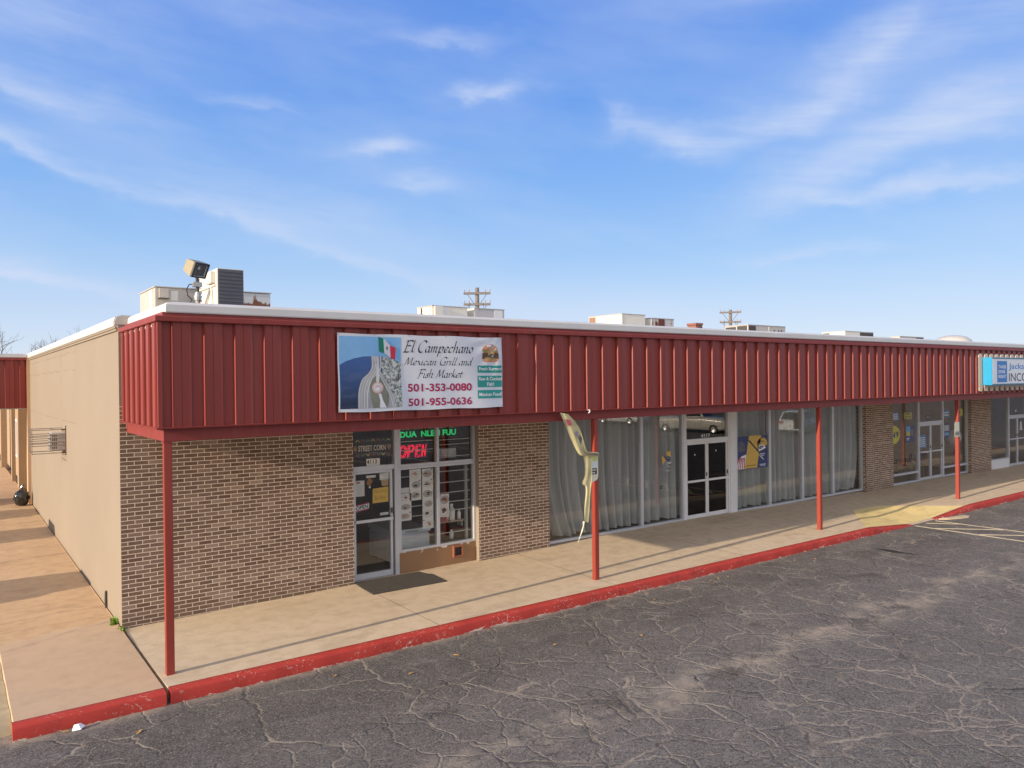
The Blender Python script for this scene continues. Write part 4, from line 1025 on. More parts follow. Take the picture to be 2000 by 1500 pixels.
q = ribbon(upL, upR, lambda t: -.17 + .11 * t, 40, VIN, .016, 12, skip=lambda t, u: .36 < t < .56 and .66 < u < .66 + .26 * math.sin((t - .36) / .2 * math.pi))
q.build('blown_strip', None, ts, smooth=True, recalc=False)
hL = [(7.25, 2.41), (7.302, 2.218), (7.299, 2.015), (7.235, 1.869), (7.308, 1.828), (7.322, 1.691), (7.28, 1.425), (7.269, 1.173)]
hR = [(7.50, 2.40), (7.48, 2.21), (7.47, 2.0), (7.46, 1.887), (7.44, 1.80), (7.42, 1.666), (7.404, 1.378), (7.378, 1.129)]
ribbon(hL, hR, lambda t: -.045, 30, VIN, .010, 8).build('hanging_strip', None, ts, smooth=True, recalc=False)
ribbon([(7.345, 1.985), (7.37, 1.91), (7.47, 1.87)], [(7.64, 1.985), (7.62, 1.93), (7.50, 1.875)], lambda t: -.035, 8, mat('pale_vinyl', (.66, .62, .50), .6), .01, 6).build('knot', None, ts, smooth=True, recalc=False)
MB().tube([(7.255, -.05, 1.165), (7.235, -.06, 1.09), (7.21, -.05, .995), (7.17, -.055, .93), (7.102, -.05, .79)], [.022, .010, .014, .008, .003], 6).build('frayed_cord', mat('pale_cord', (.66, .63, .48), .8), ts)
def onstrip(x, z): return -.20
MB().use(mat('faded_pink_print', (.55, .10, .14), .6)).add([(6.711, -.190, 3.105), (6.84, -.188, 3.075), (6.871, -.186, 2.983), (6.773, -.188, 2.979)], [(0, 1, 2, 3)]).build('pink_print', None, ts, recalc=False)
MB().use(mat('faded_purple_print', (.30, .24, .34), .6)).add([(6.957, -.172, 2.863), (7.012, -.170, 2.877), (7.066, -.165, 2.741), (7.0, -.168, 2.778)], [(0, 1, 2, 3)]).build('purple_print', None, ts, recalc=False)
for off in (.25, .45, .6): 
    A = [tuple(a + (c - a) * off for a, c in zip(p, r)) for p, r in zip(upL[3:], upR[3:])]
    MB().tube([(x, -.135 + .012 * i, z) for i, (x, z) in enumerate(A)], .004, 5).build('printed_line', mat('mauve_print', (.22, .17, .20), .6), ts)
tag(MB().tube([(7.33, -.112, 3.238), (7.35, -.125, 3.25), (7.362, -.13, 3.225), (7.350, -.13, 3.20), (7.328, -.128, 3.195)], .011, 6).build('hook', WHITEFR), 'small white hook hanging from the canopy edge above the second post', 'hook')

# ------------------------------------------------------------------ rear wing with its red canopy
wing = thing('rear_wing', 'tan rear wing with red ribbed canopy crossing the side path', 'building', (-4.0, 18.65, 0))
pr = ribs(-9.0, -.20, -8.86, .4035)
q = MB(); q.grid([[(u, 18.70 - d, 3.10) for u, d in pr], [(u, 18.70 - d, 4.66) for u, d in pr]]); part(q, 'fascia_panel', RED, wing, recalc=False)
part(MB().box(-9.0, -.20, 18.60, 18.68, 4.66, 4.74), 'fascia_trim', REDTRIM, wing)
part(MB().box(-9.0, -.20, 18.62, 21.4, 4.745, 4.86), 'coping', WHITECOP, wing)
part(MB().box(-9.0, -.20, 18.72, 21.4, 3.07, 3.098).box(-9.0, -8.95, 18.72, 21.4, 3.1, 4.74).box(-9.0, -.2, 21.35, 21.4, 3.1, 4.74), 'canopy_soffit', SOFFIT, wing)
WALLT = mat('wing_tan_paint', (.34, .24, .15), .8, vs=2, bump=.15)
part(MB().box(.12, .4, 19.06, 48, -.3, 4.6), 'side_wall', WALLT, wing)
part(MB().box(-.14, .12, 23.5, 24.2, -.2, 3.06), 'column', WALLT, wing)
part(MB().box(-.215, -.085, 26.0, 26.4, -.2, 3.3), 'column', WALLT, wing); part(MB().box(-.26, -.02, 32.7, 33.2, -.2, 3.3), 'column', WALLT, wing)
part(MB().box(-8.9, -8.7, 18.8, 19.0, -.2, 3.07), 'column', WALLT, wing)
wf = part(MB().box(.07, .119, 27.3, 27.38, .8, 2.4).box(.07, .119, 29.0, 29.08, .8, 2.4).box(.07, .119, 27.38, 29.0, 2.32, 2.4).box(.07, .119, 27.38, 29.0, .8, .88), 'window', WHITEFR, wing)
part(MB().box(.09, .118, 27.38, 29.0, .88, 2.32), 'pane', mat('dim_white_glass', (.55, .56, .58), .15), wf)

# ------------------------------------------------------------------ things on and by the tan side wall
BARS = mat('cage_bar_paint', (.20, .16, .13), .5, .3)
cg = thing('security_cage', 'brown steel bar cage round the wall air conditioner', 'cage', (-.1, 9.7, 2.25))
X0, X1, Y0, Y1 = -.765, -.105, 9.335, 10.08
for i, z in enumerate((2.285, 2.345, 2.46, 2.53, 2.62, 2.69, 2.765, 2.815)):
    if i in (1, 6): continue
    MB().tube([(X1, Y0, z), (X0, Y0, z), (X0, Y1, z), (X1, Y1, z)], .0085, 6).build('bar', BARS, cg)
for (x, y) in ((X0, Y0), (X0, Y1), (X0, 9.71)): MB().tube([(x, y, 2.27), (x, y, 2.83)], .009, 6).build('upright', BARS, cg)
for z in (2.285, 2.815):
    MB().tube([(X1, Y0 + .03, z), (X1 - .2, Y0 + .03, z), (X1 - .30, Y1 - .06, z), (X0, Y1 - .06, z)], .007, 5).build('brace', BARS, cg)
MB().box(-.115, -.102, Y0 - .03, Y0 + .04, 2.235, 2.90).box(-.19, -.116, Y0 - .012, Y0 + .02, 2.79, 2.83).box(-.19, -.116, Y0 - .012, Y0 + .02, 2.27, 2.31).build('wall_plate', mat('rust_brown_steel', (.14, .075, .05), .6, .2), cg)
au = thing('wall_air_conditioner', 'beige air conditioner sticking out of the tan side wall', 'air conditioner', (-.1, 9.7, 2.33))
ACM = mat('aged_beige_plastic', (.47, .41, .37), .55)
MB().box(-.385, -.095, 9.42, 9.98, 2.335, 2.735).build('body', ACM, au, bevel=.012)
q = MB()
for k in range(4):
    for j in range(3): q.box(-.365 + .034 * j, -.347 + .034 * j, 9.4185, 9.43, 2.37 + .09 * k, 2.43 + .09 * k)
q.build('louvre', mat('louvre_dark', (.07, .06, .055), .6), au)
q = MB().box(-.40, -.386, 9.43, 9.97, 2.35, 2.72); 
for k in range(12): q.box(-.406, -.399, 9.45, 9.95, 2.37 + .028 * k, 2.383 + .028 * k)
q.build('rear_grille', mat('louvre_grey', (.25, .23, .21), .6), au)
tag(MB().tube([(-.118, 3.95, .0), (-.122, 3.95, .12), (-.118, 3.95, .27), (-.112, 3.955, .285)], .022, 8).build('drain_pipe', DARKMETAL), 'short black drain pipe at the foot of the tan side wall', 'pipe')
# rubbish bag: crumpled film with a tied neck
random.seed(3)
bg_ = MB(); bg_.sm = True; rows = []
for i in range(15):
    t = i / 14; rr = .215 * (math.sin(math.pi * min(1, .10 + .90 * t)) ** .6) * (1 if t < .72 else (1 - (t - .72) * 2.8)) ; rr = max(rr, .035)
    rows.append([(-.40 + rr * (1 + .13 * math.sin(k * 5 + i * 1.3) + random.uniform(-.07, .07)) * math.cos(2 * math.pi * k / 20), 18.25 + rr * (1 + .12 * math.sin(k * 3.3 + i)) * math.sin(2 * math.pi * k / 20), .001 + .56 * t + random.uniform(-.012, .012) * (i > 0)) for k in range(20)] )
for r in rows: r.append(r[0])
bg_.grid(rows); bg_.add(rows[0][:-1], [tuple(range(20))]); bg_.add(rows[-1][:-1], [tuple(range(20))])
bag = thing('rubbish_bag', 'shiny black tied rubbish bag standing by the pilaster on the side path', 'rubbish bag', (-.40, 18.25, -.002))
bg_.build('bag_body', mat('black_film', (.015, .015, .016), .18, spec=.8, bump=.5, bs=14), bag)
MB().tube([(-.40, 18.25, .57), (-.38, 18.24, .63), (-.33, 18.22, .66)], [.03, .02, .045], 7).build('tied_neck', mat('black_film', (.015, .015, .016), .18), bag)

LEAF = mat('weed_leaf', (.16, .27, .03), .6, var=.4, vs=20)
def weed(x, y, z, n, h, label, seed):
    random.seed(seed); q = MB()
    for i in range(n):
        a = random.uniform(0, 6.28); ln = h * random.uniform(.5, 1.1); el = random.uniform(.3, 1.3)
        d = Vector((math.cos(a) * math.cos(el), math.sin(a) * math.cos(el), math.sin(el))); s_ = d.cross(Vector((0, 0, 1))).normalized() * ln * random.uniform(.13, .24)
        b0 = Vector((x + random.uniform(-.03, .03), y + random.uniform(-.11, .11), z)); m_ = b0 + d * ln * .55; t_ = b0 + d * ln - Vector((0, 0, ln * .25))
        q.add([b0, m_ + s_, t_, m_ - s_], [(0, 1, 2), (0, 2, 3)])
    t = thing('weed', label, 'weed', (x, y, z), group='weeds in the joint by the tan wall')
    q.build('leaves', LEAF, t, recalc=False)
    MB().tube([(x, y, z - .02), (x + .01, y + .01, z + h * .5)], .004, 5).build('stem', LEAF, t)
weed(-.145, 2.93, -.02, 46, .14, 'larger leafy green weed in the joint at the foot of the tan wall', 5)
weed(-.11, 2.50, -.03, 24, .09, 'small green weed at the corner of the brick wall', 6)
# litter and leaves in the gutter
tag(MB().add([(-1.16, -.66, STREET + .005), (-1.07, -.69, STREET + .012), (-1.02, -.64, STREET + .03), (-1.06, -.60, STREET + .055), (-1.13, -.60, STREET + .05), (-1.09, -.645, STREET + .065)], [(0, 1, 5), (1, 2, 5), (2, 3, 5), (3, 4, 5), (4, 0, 5)]).build('crumpled_paper', mat('litter_white', (.8, .8, .82), .7)), 'crumpled white paper scrap lying against the left end of the red kerb', 'litter')
random.seed(9)
DRY = mat('dry_leaf', (.42, .25, .09), .8, var=.4)
for i, (x, y) in enumerate(((-1.22, -.64), (-.55, -1.15), (2.75, -1.55), (5.0, -1.9), (7.9, -1.2), (9.7, -1.0), (9.95, -.98), (10.2, -1.02), (12.9, -1.25), (16.6, -1.5), (16.9, -1.62), (3.6, -1.35), (1.9, -.98), (6.3, -2.4))):
    q = MB(); a = random.uniform(0, 6.28); L_ = random.uniform(.035, .06)
    c, s_ = math.cos(a), math.sin(a)
    def pt(u, v, z): return (x + c * u * L_ - s_ * v * L_, y + s_ * u * L_ + c * v * L_, STREET + z)
    q.add([pt(-1, 0, .006), pt(-.2, .55, .02), pt(.4, .4, .014), pt(1, 0, .012), pt(.4, -.45, .02), pt(-.3, -.5, .016), pt(0, 0, .009)], [(0, 1, 6), (1, 2, 6), (2, 3, 6), (3, 4, 6), (4, 5, 6), (5, 0, 6)])
    tag(q.build('fallen_leaf', DRY, recalc=False), 'small curled dry leaf lying on the asphalt near the red kerb', 'leaf', 'dry leaves scattered along the kerb')
# rubber door mat
q = MB().prism([(3.80, 1.72), (5.30, 1.66), (5.36, 2.30), (5.30, 2.36), (5.24, 2.63), (3.86, 2.64), (3.82, 2.2)], 'z', .012, .030)
dm = q.build('door_mat', mat('dark_rubber_mat', (.062, .054, .045), .9, var=.3, vs=9, bump=.4, bs=80)); tag(dm, 'dark grey rubber mat lying before the restaurant door', 'door mat')

# ------------------------------------------------------------------ roof plant
RZ = 4.64
def box_unit(label, boxes, group='air conditioning units on the flat roof', name='rooftop_unit'):
    x0 = min(b[1] for b in boxes); x1 = max(b[2] for b in boxes); y0 = min(b[3] for b in boxes)
    t = thing(name, label, 'air conditioner', ((x0 + x1) / 2, y0, RZ), group=group)
    for nm, a, b_, c, d, z0, z1, m in boxes:
        MB().box(a, b_, c, d, z0, z1).build(nm, m, t, bevel=.008 if nm == 'cabinet' else 0)
    return t
# big condenser next to the flood light
t = thing('condenser_unit', 'tall pale condenser with dark louvred face beside the flood light', 'air conditioner', (2.6, 6.0, RZ), group='air conditioning units on the flat roof')
MB().box(2.36, 2.915, 6.012, 7.55, RZ + .08, 6.27).build('cabinet', CREAM, t, bevel=.01)
q = MB()
for k in range(16): q.prism([(6.010, RZ + .36 + k * .079), (5.985, RZ + .37 + k * .079), (5.985, RZ + .405 + k * .079), (6.010, RZ + .425 + k * .079)], 'x', 2.39, 2.90)
q.box(2.375, 2.905, 6.000, 6.0118, RZ + .3, 6.255); q.build('louvre', mat('louvre_charcoal', (.085, .085, .10), .5, .2), t)
q = MB().box(2.335, 2.359, 7.40, 7.52, RZ + .2, 6.2)
for k in range(13): q.box(2.325, 2.3585, 7.22, 7.52, RZ + .35 + k * .085, RZ + .39 + k * .085)
q.build('side_louvre', mat('louvre_grey', (.25, .23, .21), .6), t)
MB().box(2.27, 2.358, 6.18, 6.62, 5.97, 6.22).build('junction_box', CREAM, t, bevel=.008)
MB().box(2.32, 2.358, 6.1, 7.45, 5.90, 5.935).build('side_ledge', CREAM, t)
MB().tube([(2.335, 6.45, 5.90), (2.33, 6.65, 5.72), (2.32, 6.9, 5.50), (2.32, 6.95, 4.7)], .022, 7).build('conduit', GALV, t)
MB().tube([(2.34, 6.4, 5.9), (2.33, 6.3, 5.5), (2.33, 6.2, 4.7)], .018, 7).build('conduit', CREAM, t)
MB().box(2.40, 2.88, 6.1, 7.5, RZ, RZ + .08).build('base_rail', DARKMETAL, t)
# package unit behind it
t = thing('package_unit', 'long grey package unit with rust stained right end behind the condenser', 'air conditioner', (2.8, 8.0, RZ), group='air conditioning units on the flat roof')
MB().box(1.547, 3.50, 8.0, 9.7, RZ + .1, 6.025).build('cabinet', GREYBOX, t, bevel=.01)
MB().box(3.505, 4.179, 8.004, 9.7, RZ + .1, 6.015).build('coil_section', RUSTLOW, t, bevel=.008)
MB().box(1.53, 4.20, 7.98, 9.72, 6.026, 6.048).build('top_panel', GREYBOX, t)
MB().box(1.62, 1.82, 7.93, 7.999, 5.78, 6.0).build('hood', GREYBOX, t, bevel=.006); MB().box(1.60, 1.83, 7.92, 7.999, 5.765, 5.779).build('hood_lip', DARKMETAL, t)
MB().box(1.875, 2.03, 7.992, 7.9995, 5.735, 5.955).build('label_plate', mat('pale_plate', (.62, .62, .60), .5), t)
q = MB().prism([(8.25, 5.2), (8.25, 6.0), (8.62, 6.0), (8.48, 5.2)], 'x', 1.535, 1.5465); q.build('side_panel', CREAM, t)
MB().box(1.6, 4.1, 8.1, 9.6, RZ, RZ + .1).build('base_rail', DARKMETAL, t)
def rtu(label, x0, x1, y0, y1, z1, m, extra=(), louv=None):
    t = thing('package_unit', label, 'air conditioner', ((x0 + x1) / 2, y0, RZ), group='air conditioning units on the flat roof')
    MB().box(x0, x1, y0, y1, RZ + .1, z1 - .02).build('cabinet', m, t, bevel=.01)
    MB().box(x0 - .015, x1 + .015, y0 - .015, y1 + .015, z1 - .019, z1).build('top_panel', GREYBOX, t)
    MB().box(x0 + .05, x1 - .05, y0 + .05, y1 - .05, RZ, RZ + .1).build('base_rail', DARKMETAL, t)
    for nm, a, b_, c, d, e, f, mm in extra: MB().box(a, b_, c, d, e, f).build(nm, mm, t)
    return t
PALE = mat('pale_plate', (.62, .62, .60), .5); SLOT = mat('slot_dark', (.05, .045, .04), .7)
rtu('pale package unit with hood standing left of the nearer power pole', 8.794, 9.99, 8.0, 8.842, 5.978, CREAM, (('hood', 8.86, 9.12, 7.94, 7.999, 5.70, 5.955, CREAM), ('panel', 9.14, 9.27, 7.993, 7.9995, 5.66, 5.95, PALE), ('slot', 8.785, 8.7935, 8.55, 8.64, 5.70, 5.94, SLOT), ('slot', 8.785, 8.7935, 8.08, 8.13, 5.60, 5.95, GREYBOX)))
rtu('grey package unit with rusty corner right of the nearer power pole', 10.244, 11.325, 8.0, 8.65, 5.972, mat_rusty('rusty_grey_metal', (.44, .43, .43), .12), (('panel', 10.95, 11.25, 7.993, 7.9995, 5.66, 5.94, PALE), ('side_panel', 10.232, 10.2435, 8.02, 8.6, 5.3, 5.95, CREAM)))
rtu('large cream package unit on the roof with rusty open end', 16.277, 17.43, 8.0, 9.66, 6.074, CREAM, [('end_opening', 16.262, 16.2765, 9.30, 9.62, 5.4, 6.03, mat('rusty_brown', (.24, .14, .09), .8)), ('panel', 16.32, 16.36, 7.992, 7.9995, 5.5, 6.05, RUST)] + [('slot', 16.266, 16.2765, 8.35 + .09 * k, 8.38 + .09 * k, 5.86, 5.97, GREYBOX) for k in range(6)])
rtu('rust eaten package unit right of the large cream one', 17.738, 18.913, 8.0, 8.52, 5.985, RUST, (('rust_panel', 18.10, 18.42, 7.992, 7.9995, 5.6, 5.95, mat('deep_rust', (.12, .035, .022), .8)), ('rust_panel', 17.93, 18.06, 7.992, 7.9995, 5.6, 5.85, mat('deep_rust', (.12, .035, .022), .8)), ('side_panel', 17.726, 17.7375, 8.02, 8.5, 5.3, 5.95, CREAM)))
rtu('package unit with two dark louvred bays beside the farther power pole', 23.263, 25.771, 8.0, 9.143, 5.945, GREYBOX, (('louvre', 23.25, 23.2625, 8.05, 8.52, 5.35, 5.90, SLOT), ('louvre', 23.25, 23.2625, 8.58, 9.08, 5.35, 5.88, SLOT), ('louvre', 23.30, 23.75, 7.992, 7.9995, 5.35, 5.90, SLOT), ('panel', 24.6, 24.66, 7.992, 7.9995, 5.4, 5.92, CREAM), ('slot', 24.95, 25.02, 7.992, 7.9995, 5.6, 5.78, SLOT), ('slot', 25.25, 25.32, 7.992, 7.9995, 5.6, 5.78, SLOT), ('slot', 25.45, 25.52, 7.992, 7.9995, 5.6, 5.78, SLOT)))
rtu('cream package unit with dark louvre low on the roof toward the right', 30.327, 32.80, 8.0, 9.11, 5.905, CREAM, (('louvre', 31.6, 32.77, 7.992, 7.9995, 5.3, 5.86, SLOT), ('louvre', 30.314, 30.3265, 8.75, 9.08, 5.3, 5.84, SLOT)))
rtu('lowest flat grey package unit just showing above the coping', 35.272, 37.70, 8.0, 8.44, 5.80, GREYBOX, (('louvre', 36.9, 37.68, 7.992, 7.9995, 5.3, 5.76, SLOT),))
# vent stack and domed roof light
t = thing('vent_stack', 'small rust red square vent stack alone on the roof', 'vent', (20.3, 8.2, RZ))
MB().box(20.12, 20.49, 8.0, 8.4, RZ, 5.80).build('stack', mat('rust_red_paint', (.24, .10, .075), .8, var=.3), t); MB().box(20.10, 20.51, 7.98, 8.42, 5.815, 5.89).build('cap', mat('rust_red_paint', (.24, .10, .075), .8), t); MB().box(20.26, 20.49, 7.992, 7.9995, 5.62, 5.73).build('vent_opening', BLACK, t)
for k, (a, c) in enumerate(((20.12, 8.0), (20.44, 8.0), (20.12, 8.35), (20.44, 8.35))): MB().box(a, a + .05, c, c + .05, 5.80, 5.815).build('cap_bracket', DARKMETAL, t)
t = thing('roof_dome', 'pale translucent domed roof light near the tax office sign', 'roof light', (42.3, 8.6, RZ))
q = MB(); q.sm = True; q.lathe([(1.02, .5), (1.0, .9), (.90, 1.14), (.68, 1.30), (.36, 1.39), (0.01, 1.42)], (42.3, 8.6, RZ), 24); q.build('dome', mat('old_acrylic', (.42, .41, .38), .35), t)
MB().lathe([(1.05, 0), (1.05, .52), (.95, .52)], (42.3, 8.6, RZ), 24).build('curb', GREYBOX, t)

# flood light on its short pipe at the corner of the roof
fl = thing('flood_light', 'tan flood light with square lens on a pipe at the roof corner', 'flood light', (.66, .80, 4.6))
_ya, _ti = .496, .459
e1 = Vector((math.cos(_ya), math.sin(_ya), 0)); n0 = Vector((math.sin(_ya), -math.cos(_ya), 0)); up = Vector((0, 0, math.cos(_ti))) + n0 * math.sin(_ti)
ctr = Vector((.694, .85, 5.449)); nrm = n0 * math.cos(_ti) - Vector((0, 0, math.sin(_ti)))
c4 = [ctr + e1 * a * .132 + up * b_ * .1115 for a, b_ in ((-1, 1), (1, 1), (1, -1), (-1, -1))]
def sc(k, d): return [ctr + (v - ctr) * k - nrm * d for v in c4]
def frame_loop(rings, name, m, smooth=False):
    q = MB(); vs = [v for r in rings for v in r]; fs = [(i * 4 + k, i * 4 + (k + 1) % 4, (i + 1) * 4 + (k + 1) % 4, (i + 1) * 4 + k) for i in range(len(rings) - 1) for k in range(4)]
    q.add(vs, fs); q.add(rings[-1], [(0, 1, 2, 3)]); return q.build(name, m, fl, recalc=True)
TANL = mat('lamp_tan_enamel', (.30, .26, .17), .45, var=.2)
frame_loop([sc(.95, .012), sc(.99, .03), sc(.93, .10), sc(.80, .20), sc(.68, .22)], 'housing', TANL)
frame_loop([sc(.84, -.006), sc(.84, -.018), sc(1.0, -.016), sc(1.01, .012), sc(.9, .013)], 'lens_frame', mat('lamp_black', (.02, .02, .022), .5))
m_, nt_, b_, o_ = new_mat('lamp_reflector'); N_ = NT(nt_); nt_.links.new(N_.mix(N_.noise(N_.pos(), 9, 3), (.85, .85, .82), (.45, .47, .48)), b_.inputs['Base Color']); b_.inputs['Metallic'].default_value = .2; b_.inputs['Roughness'].default_value = .3
q = MB(); q.sm = True; rr = [sc(.85, -.004), sc(.62, .06), sc(.30, .09), sc(.05, .095)]
q.add([v for r in rr for v in r], [(i * 4 + k, i * 4 + (k + 1) % 4, (i + 1) * 4 + (k + 1) % 4, (i + 1) * 4 + k) for i in range(3) for k in range(4)]); q.build('reflector', m_, fl)
q = MB(); q.add(sc(.85, -.010) + sc(.85, -.006), [(0, 1, 2, 3), (7, 6, 5, 4)]); q.build('lens', mat_glass('lamp_lens', 1.45, (.9, .9, .88)), fl)
MB().lathe([(.012, 0), (.024, .01), (.024, .06), (.012, .07)], (ctr.x - .02, ctr.y, ctr.z + .01), 10).build('bulb', mat('lamp_bulb', (.7, .7, .66), .2), fl)
MB().tube([(.665, .90, 5.345), (.665, .88, 5.22), (.665, .88, 5.14)], .024, 8).build('knuckle', DARKMETAL, fl)
MB().box(.595, .72, .83, .93, 5.21, 5.28).build('junction_box', GALV, fl, bevel=.006)
q = MB(); q.lathe([(.05, 0), (.055, .05), (.03, .12)], (.665, .88, 5.02), 12); q.build('collar', GALV, fl)
MB().tube([(.665, .88, 4.60), (.665, .88, 5.04)], .035, 10).build('pipe', mat_rusty('rusty_pipe', (.40, .38, .36), .5), fl)
MB().tube([(.60, .88, 5.25), (.55, .88, 5.24), (.515, .88, 5.17), (.53, .88, 5.08), (.59, .88, 5.02), (.55, .88, 4.97), (.57, .88, 4.91), (.63, .88, 4.90)], .008, 6).build('cable', BLACK, fl)
q = MB(); q.sm = True; q.lathe([(.20, .0), (.17, .24), (.10, .315), (.05, .34)], (.665, .88, 4.60), 14); q.build('pipe_boot', WHITECOP, fl)

# ------------------------------------------------------------------ power poles behind the building
WOOD = mat('weathered_wood', (.17, .145, .13), .9, var=.35, vs=8); PORC = mat('grey_porcelain', (.35, .34, .33), .3)
def power_pole(base, height, yaw, label, arms, half):
    t = thing('power_pole', label, 'power pole', base, (0, 0, yaw), group='wooden power poles behind the building')
    MB().tube([(0, 0, 0), (0, 0, height)], [.17, .12], 10).build('pole', WOOD, t, local=True)
    for z in arms:
        a = MB().box(-half, half, -.20, -.09, z - .065, z + .065).build('crossarm', mat('crossarm_wood', (.15, .13, .12), .9, var=.3), t, local=True)
        for s in (-1, 1):
            MB().tube([(s * half * .72, -.15, z - .05), (s * .1, -.12, z - .72)], .02, 5).build('brace', mat('crossarm_wood', (.15, .13, .12), .9), t, local=True)
        for u in (-.95, -.6, .6, .95):
            MB().lathe([(.02, 0), (.03, .05), (.055, .07), (.03, .11), (.05, .13), (.025, .18)], (u * half, -.145, z + .065), 8).build('insulator', PORC, a, local=True)
    for s in (-.55, .45): MB().tube([(s * half, -.2, arms[-1] + .07), (s * half * 1.1, -.3, arms[-1] - .35), (s * half * .8, -.2, arms[-1] - .7)], .012, 5).build('jumper_wire', DARKMETAL, t, local=True)
    return t
power_pole((22.93, 26.68, STREET), 9.5, R(-37), 'nearer power pole with two crossarms right behind the pale roof unit', (9.15, 8.50), .79)
power_pole((46.2, 26.4, STREET), 9.26, R(-52), 'farther power pole with two crossarms behind the louvred roof unit', (9.05, 8.30), .80)

# ------------------------------------------------------------------ bare winter trees
BARK = mat('grey_bark', (.16, .13, .115), .95, var=.3)
def bare_tree(x, y, h, seed, label, spread=.55, depth=6, r0=.16):
    random.seed(seed)
    t = thing('bare_tree', label, 'tree', (x, y, STREET), group='bare winter trees beyond the roof')
    trunk = MB(); twigs = MB()
    def grow(p, d, ln, r, lv):
        k = 3; pts = [p]; dd = d.copy()
        for i in range(k):
            dd = (dd + Vector((random.uniform(-.16, .16), random.uniform(-.16, .16), random.uniform(-.04, .12)))).normalized(); pts.append(pts[-1] + dd * ln / k)
        (trunk if lv < 2 else twigs).tube(pts, [r * (1 - .12 * i) for i in range(k + 1)], 6 if lv < 2 else 4 if lv < 4 else 3, cap=False)
        if lv >= depth: return
        n = 3 if lv < 4 else 2
        for i in range(n):
            a = random.uniform(0, 6.28); ax = dd.orthogonal().normalized(); ax.rotate(Matrix.Rotation(a, 3, dd))
            nd = (dd + ax * random.uniform(.35, 1.0) * spread * 1.4 + Vector((0, 0, .10))).normalized()
            q = pts[-1] if i == 0 or lv == 0 else pts[random.choice((2, 3))]
            grow(q, nd, ln * random.uniform(.62, .82), max(.007, r * .62), lv + 1)
    grow(Vector((x, y, STREET)), Vector((0, 0, 1)), h * .30, r0, 0)
    trunk.build('trunk', BARK, t); twigs.build('branches', BARK, t, recalc=False)
bare_tree(-.4, 62.0, 8.8, 21, 'dark bare tree at the left edge of the picture', depth=7)
bare_tree(5.2, 74.0, 9.4, 22, 'low bare treetop behind the far end of the tan wall', depth=6)
bare_tree(70.5, 34.5, 8.6, 23, 'thin bare treetop left of the low cream roof unit', depth=6)
bare_tree(76.0, 34.0, 8.1, 24, 'faint bare treetop right behind the low cream roof unit', depth=6)
bare_tree(84.0, 28.0, 7.3, 25, 'faint bare treetop between the lowest roof unit and the dome', depth=6)
bare_tree(94.0, 24.3, 8.1, 26, 'bare treetop at the right edge above the coping', depth=6)

# ------------------------------------------------------------------ restaurant window: goods and notices
def deep(x, y): return (x + 2.2554) * (y + 10.6836) / (YG + 10.6836) - 2.2554
def deepz(z, y): return 3.7994 + (z - 3.7994) * (y + 10.6836) / (YG + 10.6836)
YI = YG + .012          # stuck to the inside of the glass
YO = YG - .008          # stuck to the outside
def flat(name, label, cat, build, group=None):
    q = MB(); build(q); o = q.build(name, recalc=False); return tag(o, label, cat, group)
def sheet(q, x0, x1, z0, z1, y, m, th=.002): q.use(m); q.box(x0, x1, y, y + th, z0, z1)
COLS = [mat('chevron_yellow', (.55, .55, .10), .6), mat('chevron_red', (.42, .08, .06), .6), mat('chevron_teal', (.06, .22, .18), .6)]
def street(q):
    sheet(q, 3.95, 4.755, 2.36, 2.73, YI, mat('black_vinyl', (.022, .02, .02), .5))
    y = YI - .0012
    for k in range(7):
        q.use(COLS[k % 3]); x = 4.02 + k * .108
        q.poly([(x - .042, 2.655), (x, 2.692), (x + .042, 2.655), (x + .042, 2.672), (x, 2.712), (x - .042, 2.672)], y)
        q.use(COLS[(k + 1) % 3]); q.poly([(x - .042, 2.425), (x, 2.385), (x + .042, 2.425), (x + .042, 2.445), (x, 2.408), (x - .042, 2.445)], y)
    q.use(mat('street_corn_print', (.78, .68, .58), .6)); put_text(q, 'STREET CORN', 4.03, 4.61, 2.485, 2.59, y, .02)
    q.use(mat('corn_orange', (.40, .20, .07), .6, var=.6, vs=40)); q.disc(3.975, 2.54, .03, .07, y, 8, .3); q.disc(4.68, 2.545, .045, .065, y, 9, .35)
flat('street_corn_sign', 'black street corn sign with coloured chevrons over the restaurant door', 'sign', street)
flat('address_plate', 'small white plate reading 4113 above the restaurant door', 'address plate', lambda q: (sheet(q, 4.185, 4.47, 2.185, 2.335, YO - .004, PAPER), q.use(INK), put_text(q, '4113', 4.195, 4.405, 2.235, 2.315, YO - .006, .01)))
flat('price_list', 'white price list with red heading on the restaurant door', 'notice', lambda q: (sheet(q, 3.965, 4.15, 1.625, 1.925, YI, PAPER), q.use(mat('faded_red_print', (.5, .16, .16), .6)), q.rect(3.98, 4.06, 1.87, 1.905, YI - .001), q.use(mat('grey_print', (.45, .45, .47), .7)), [q.rect(3.985, 4.135, 1.65 + .03 * k, 1.655 + .03 * k, YI - .001) for k in range(7)], [q.rect(4.02 + .035 * k, 4.023 + .035 * k, 1.65, 1.86, YI - .0012) for k in range(3)]))
flat('open_card', 'tilted white open card with red edges on the restaurant door', 'sign', lambda q: (q.use(MAROON).add([(3.945, YI, 1.325), (4.235, YI, 1.36), (4.245, YI, 1.50), (3.95, YI, 1.465)], [(0, 1, 2, 3)]), q.use(WHITE).add([(3.947, YI - .001, 1.347), (4.238, YI - .001, 1.382), (4.243, YI - .001, 1.475), (3.949, YI - .001, 1.44)], [(0, 1, 2, 3)]), q.use(INK), opencard(q)))if False else None
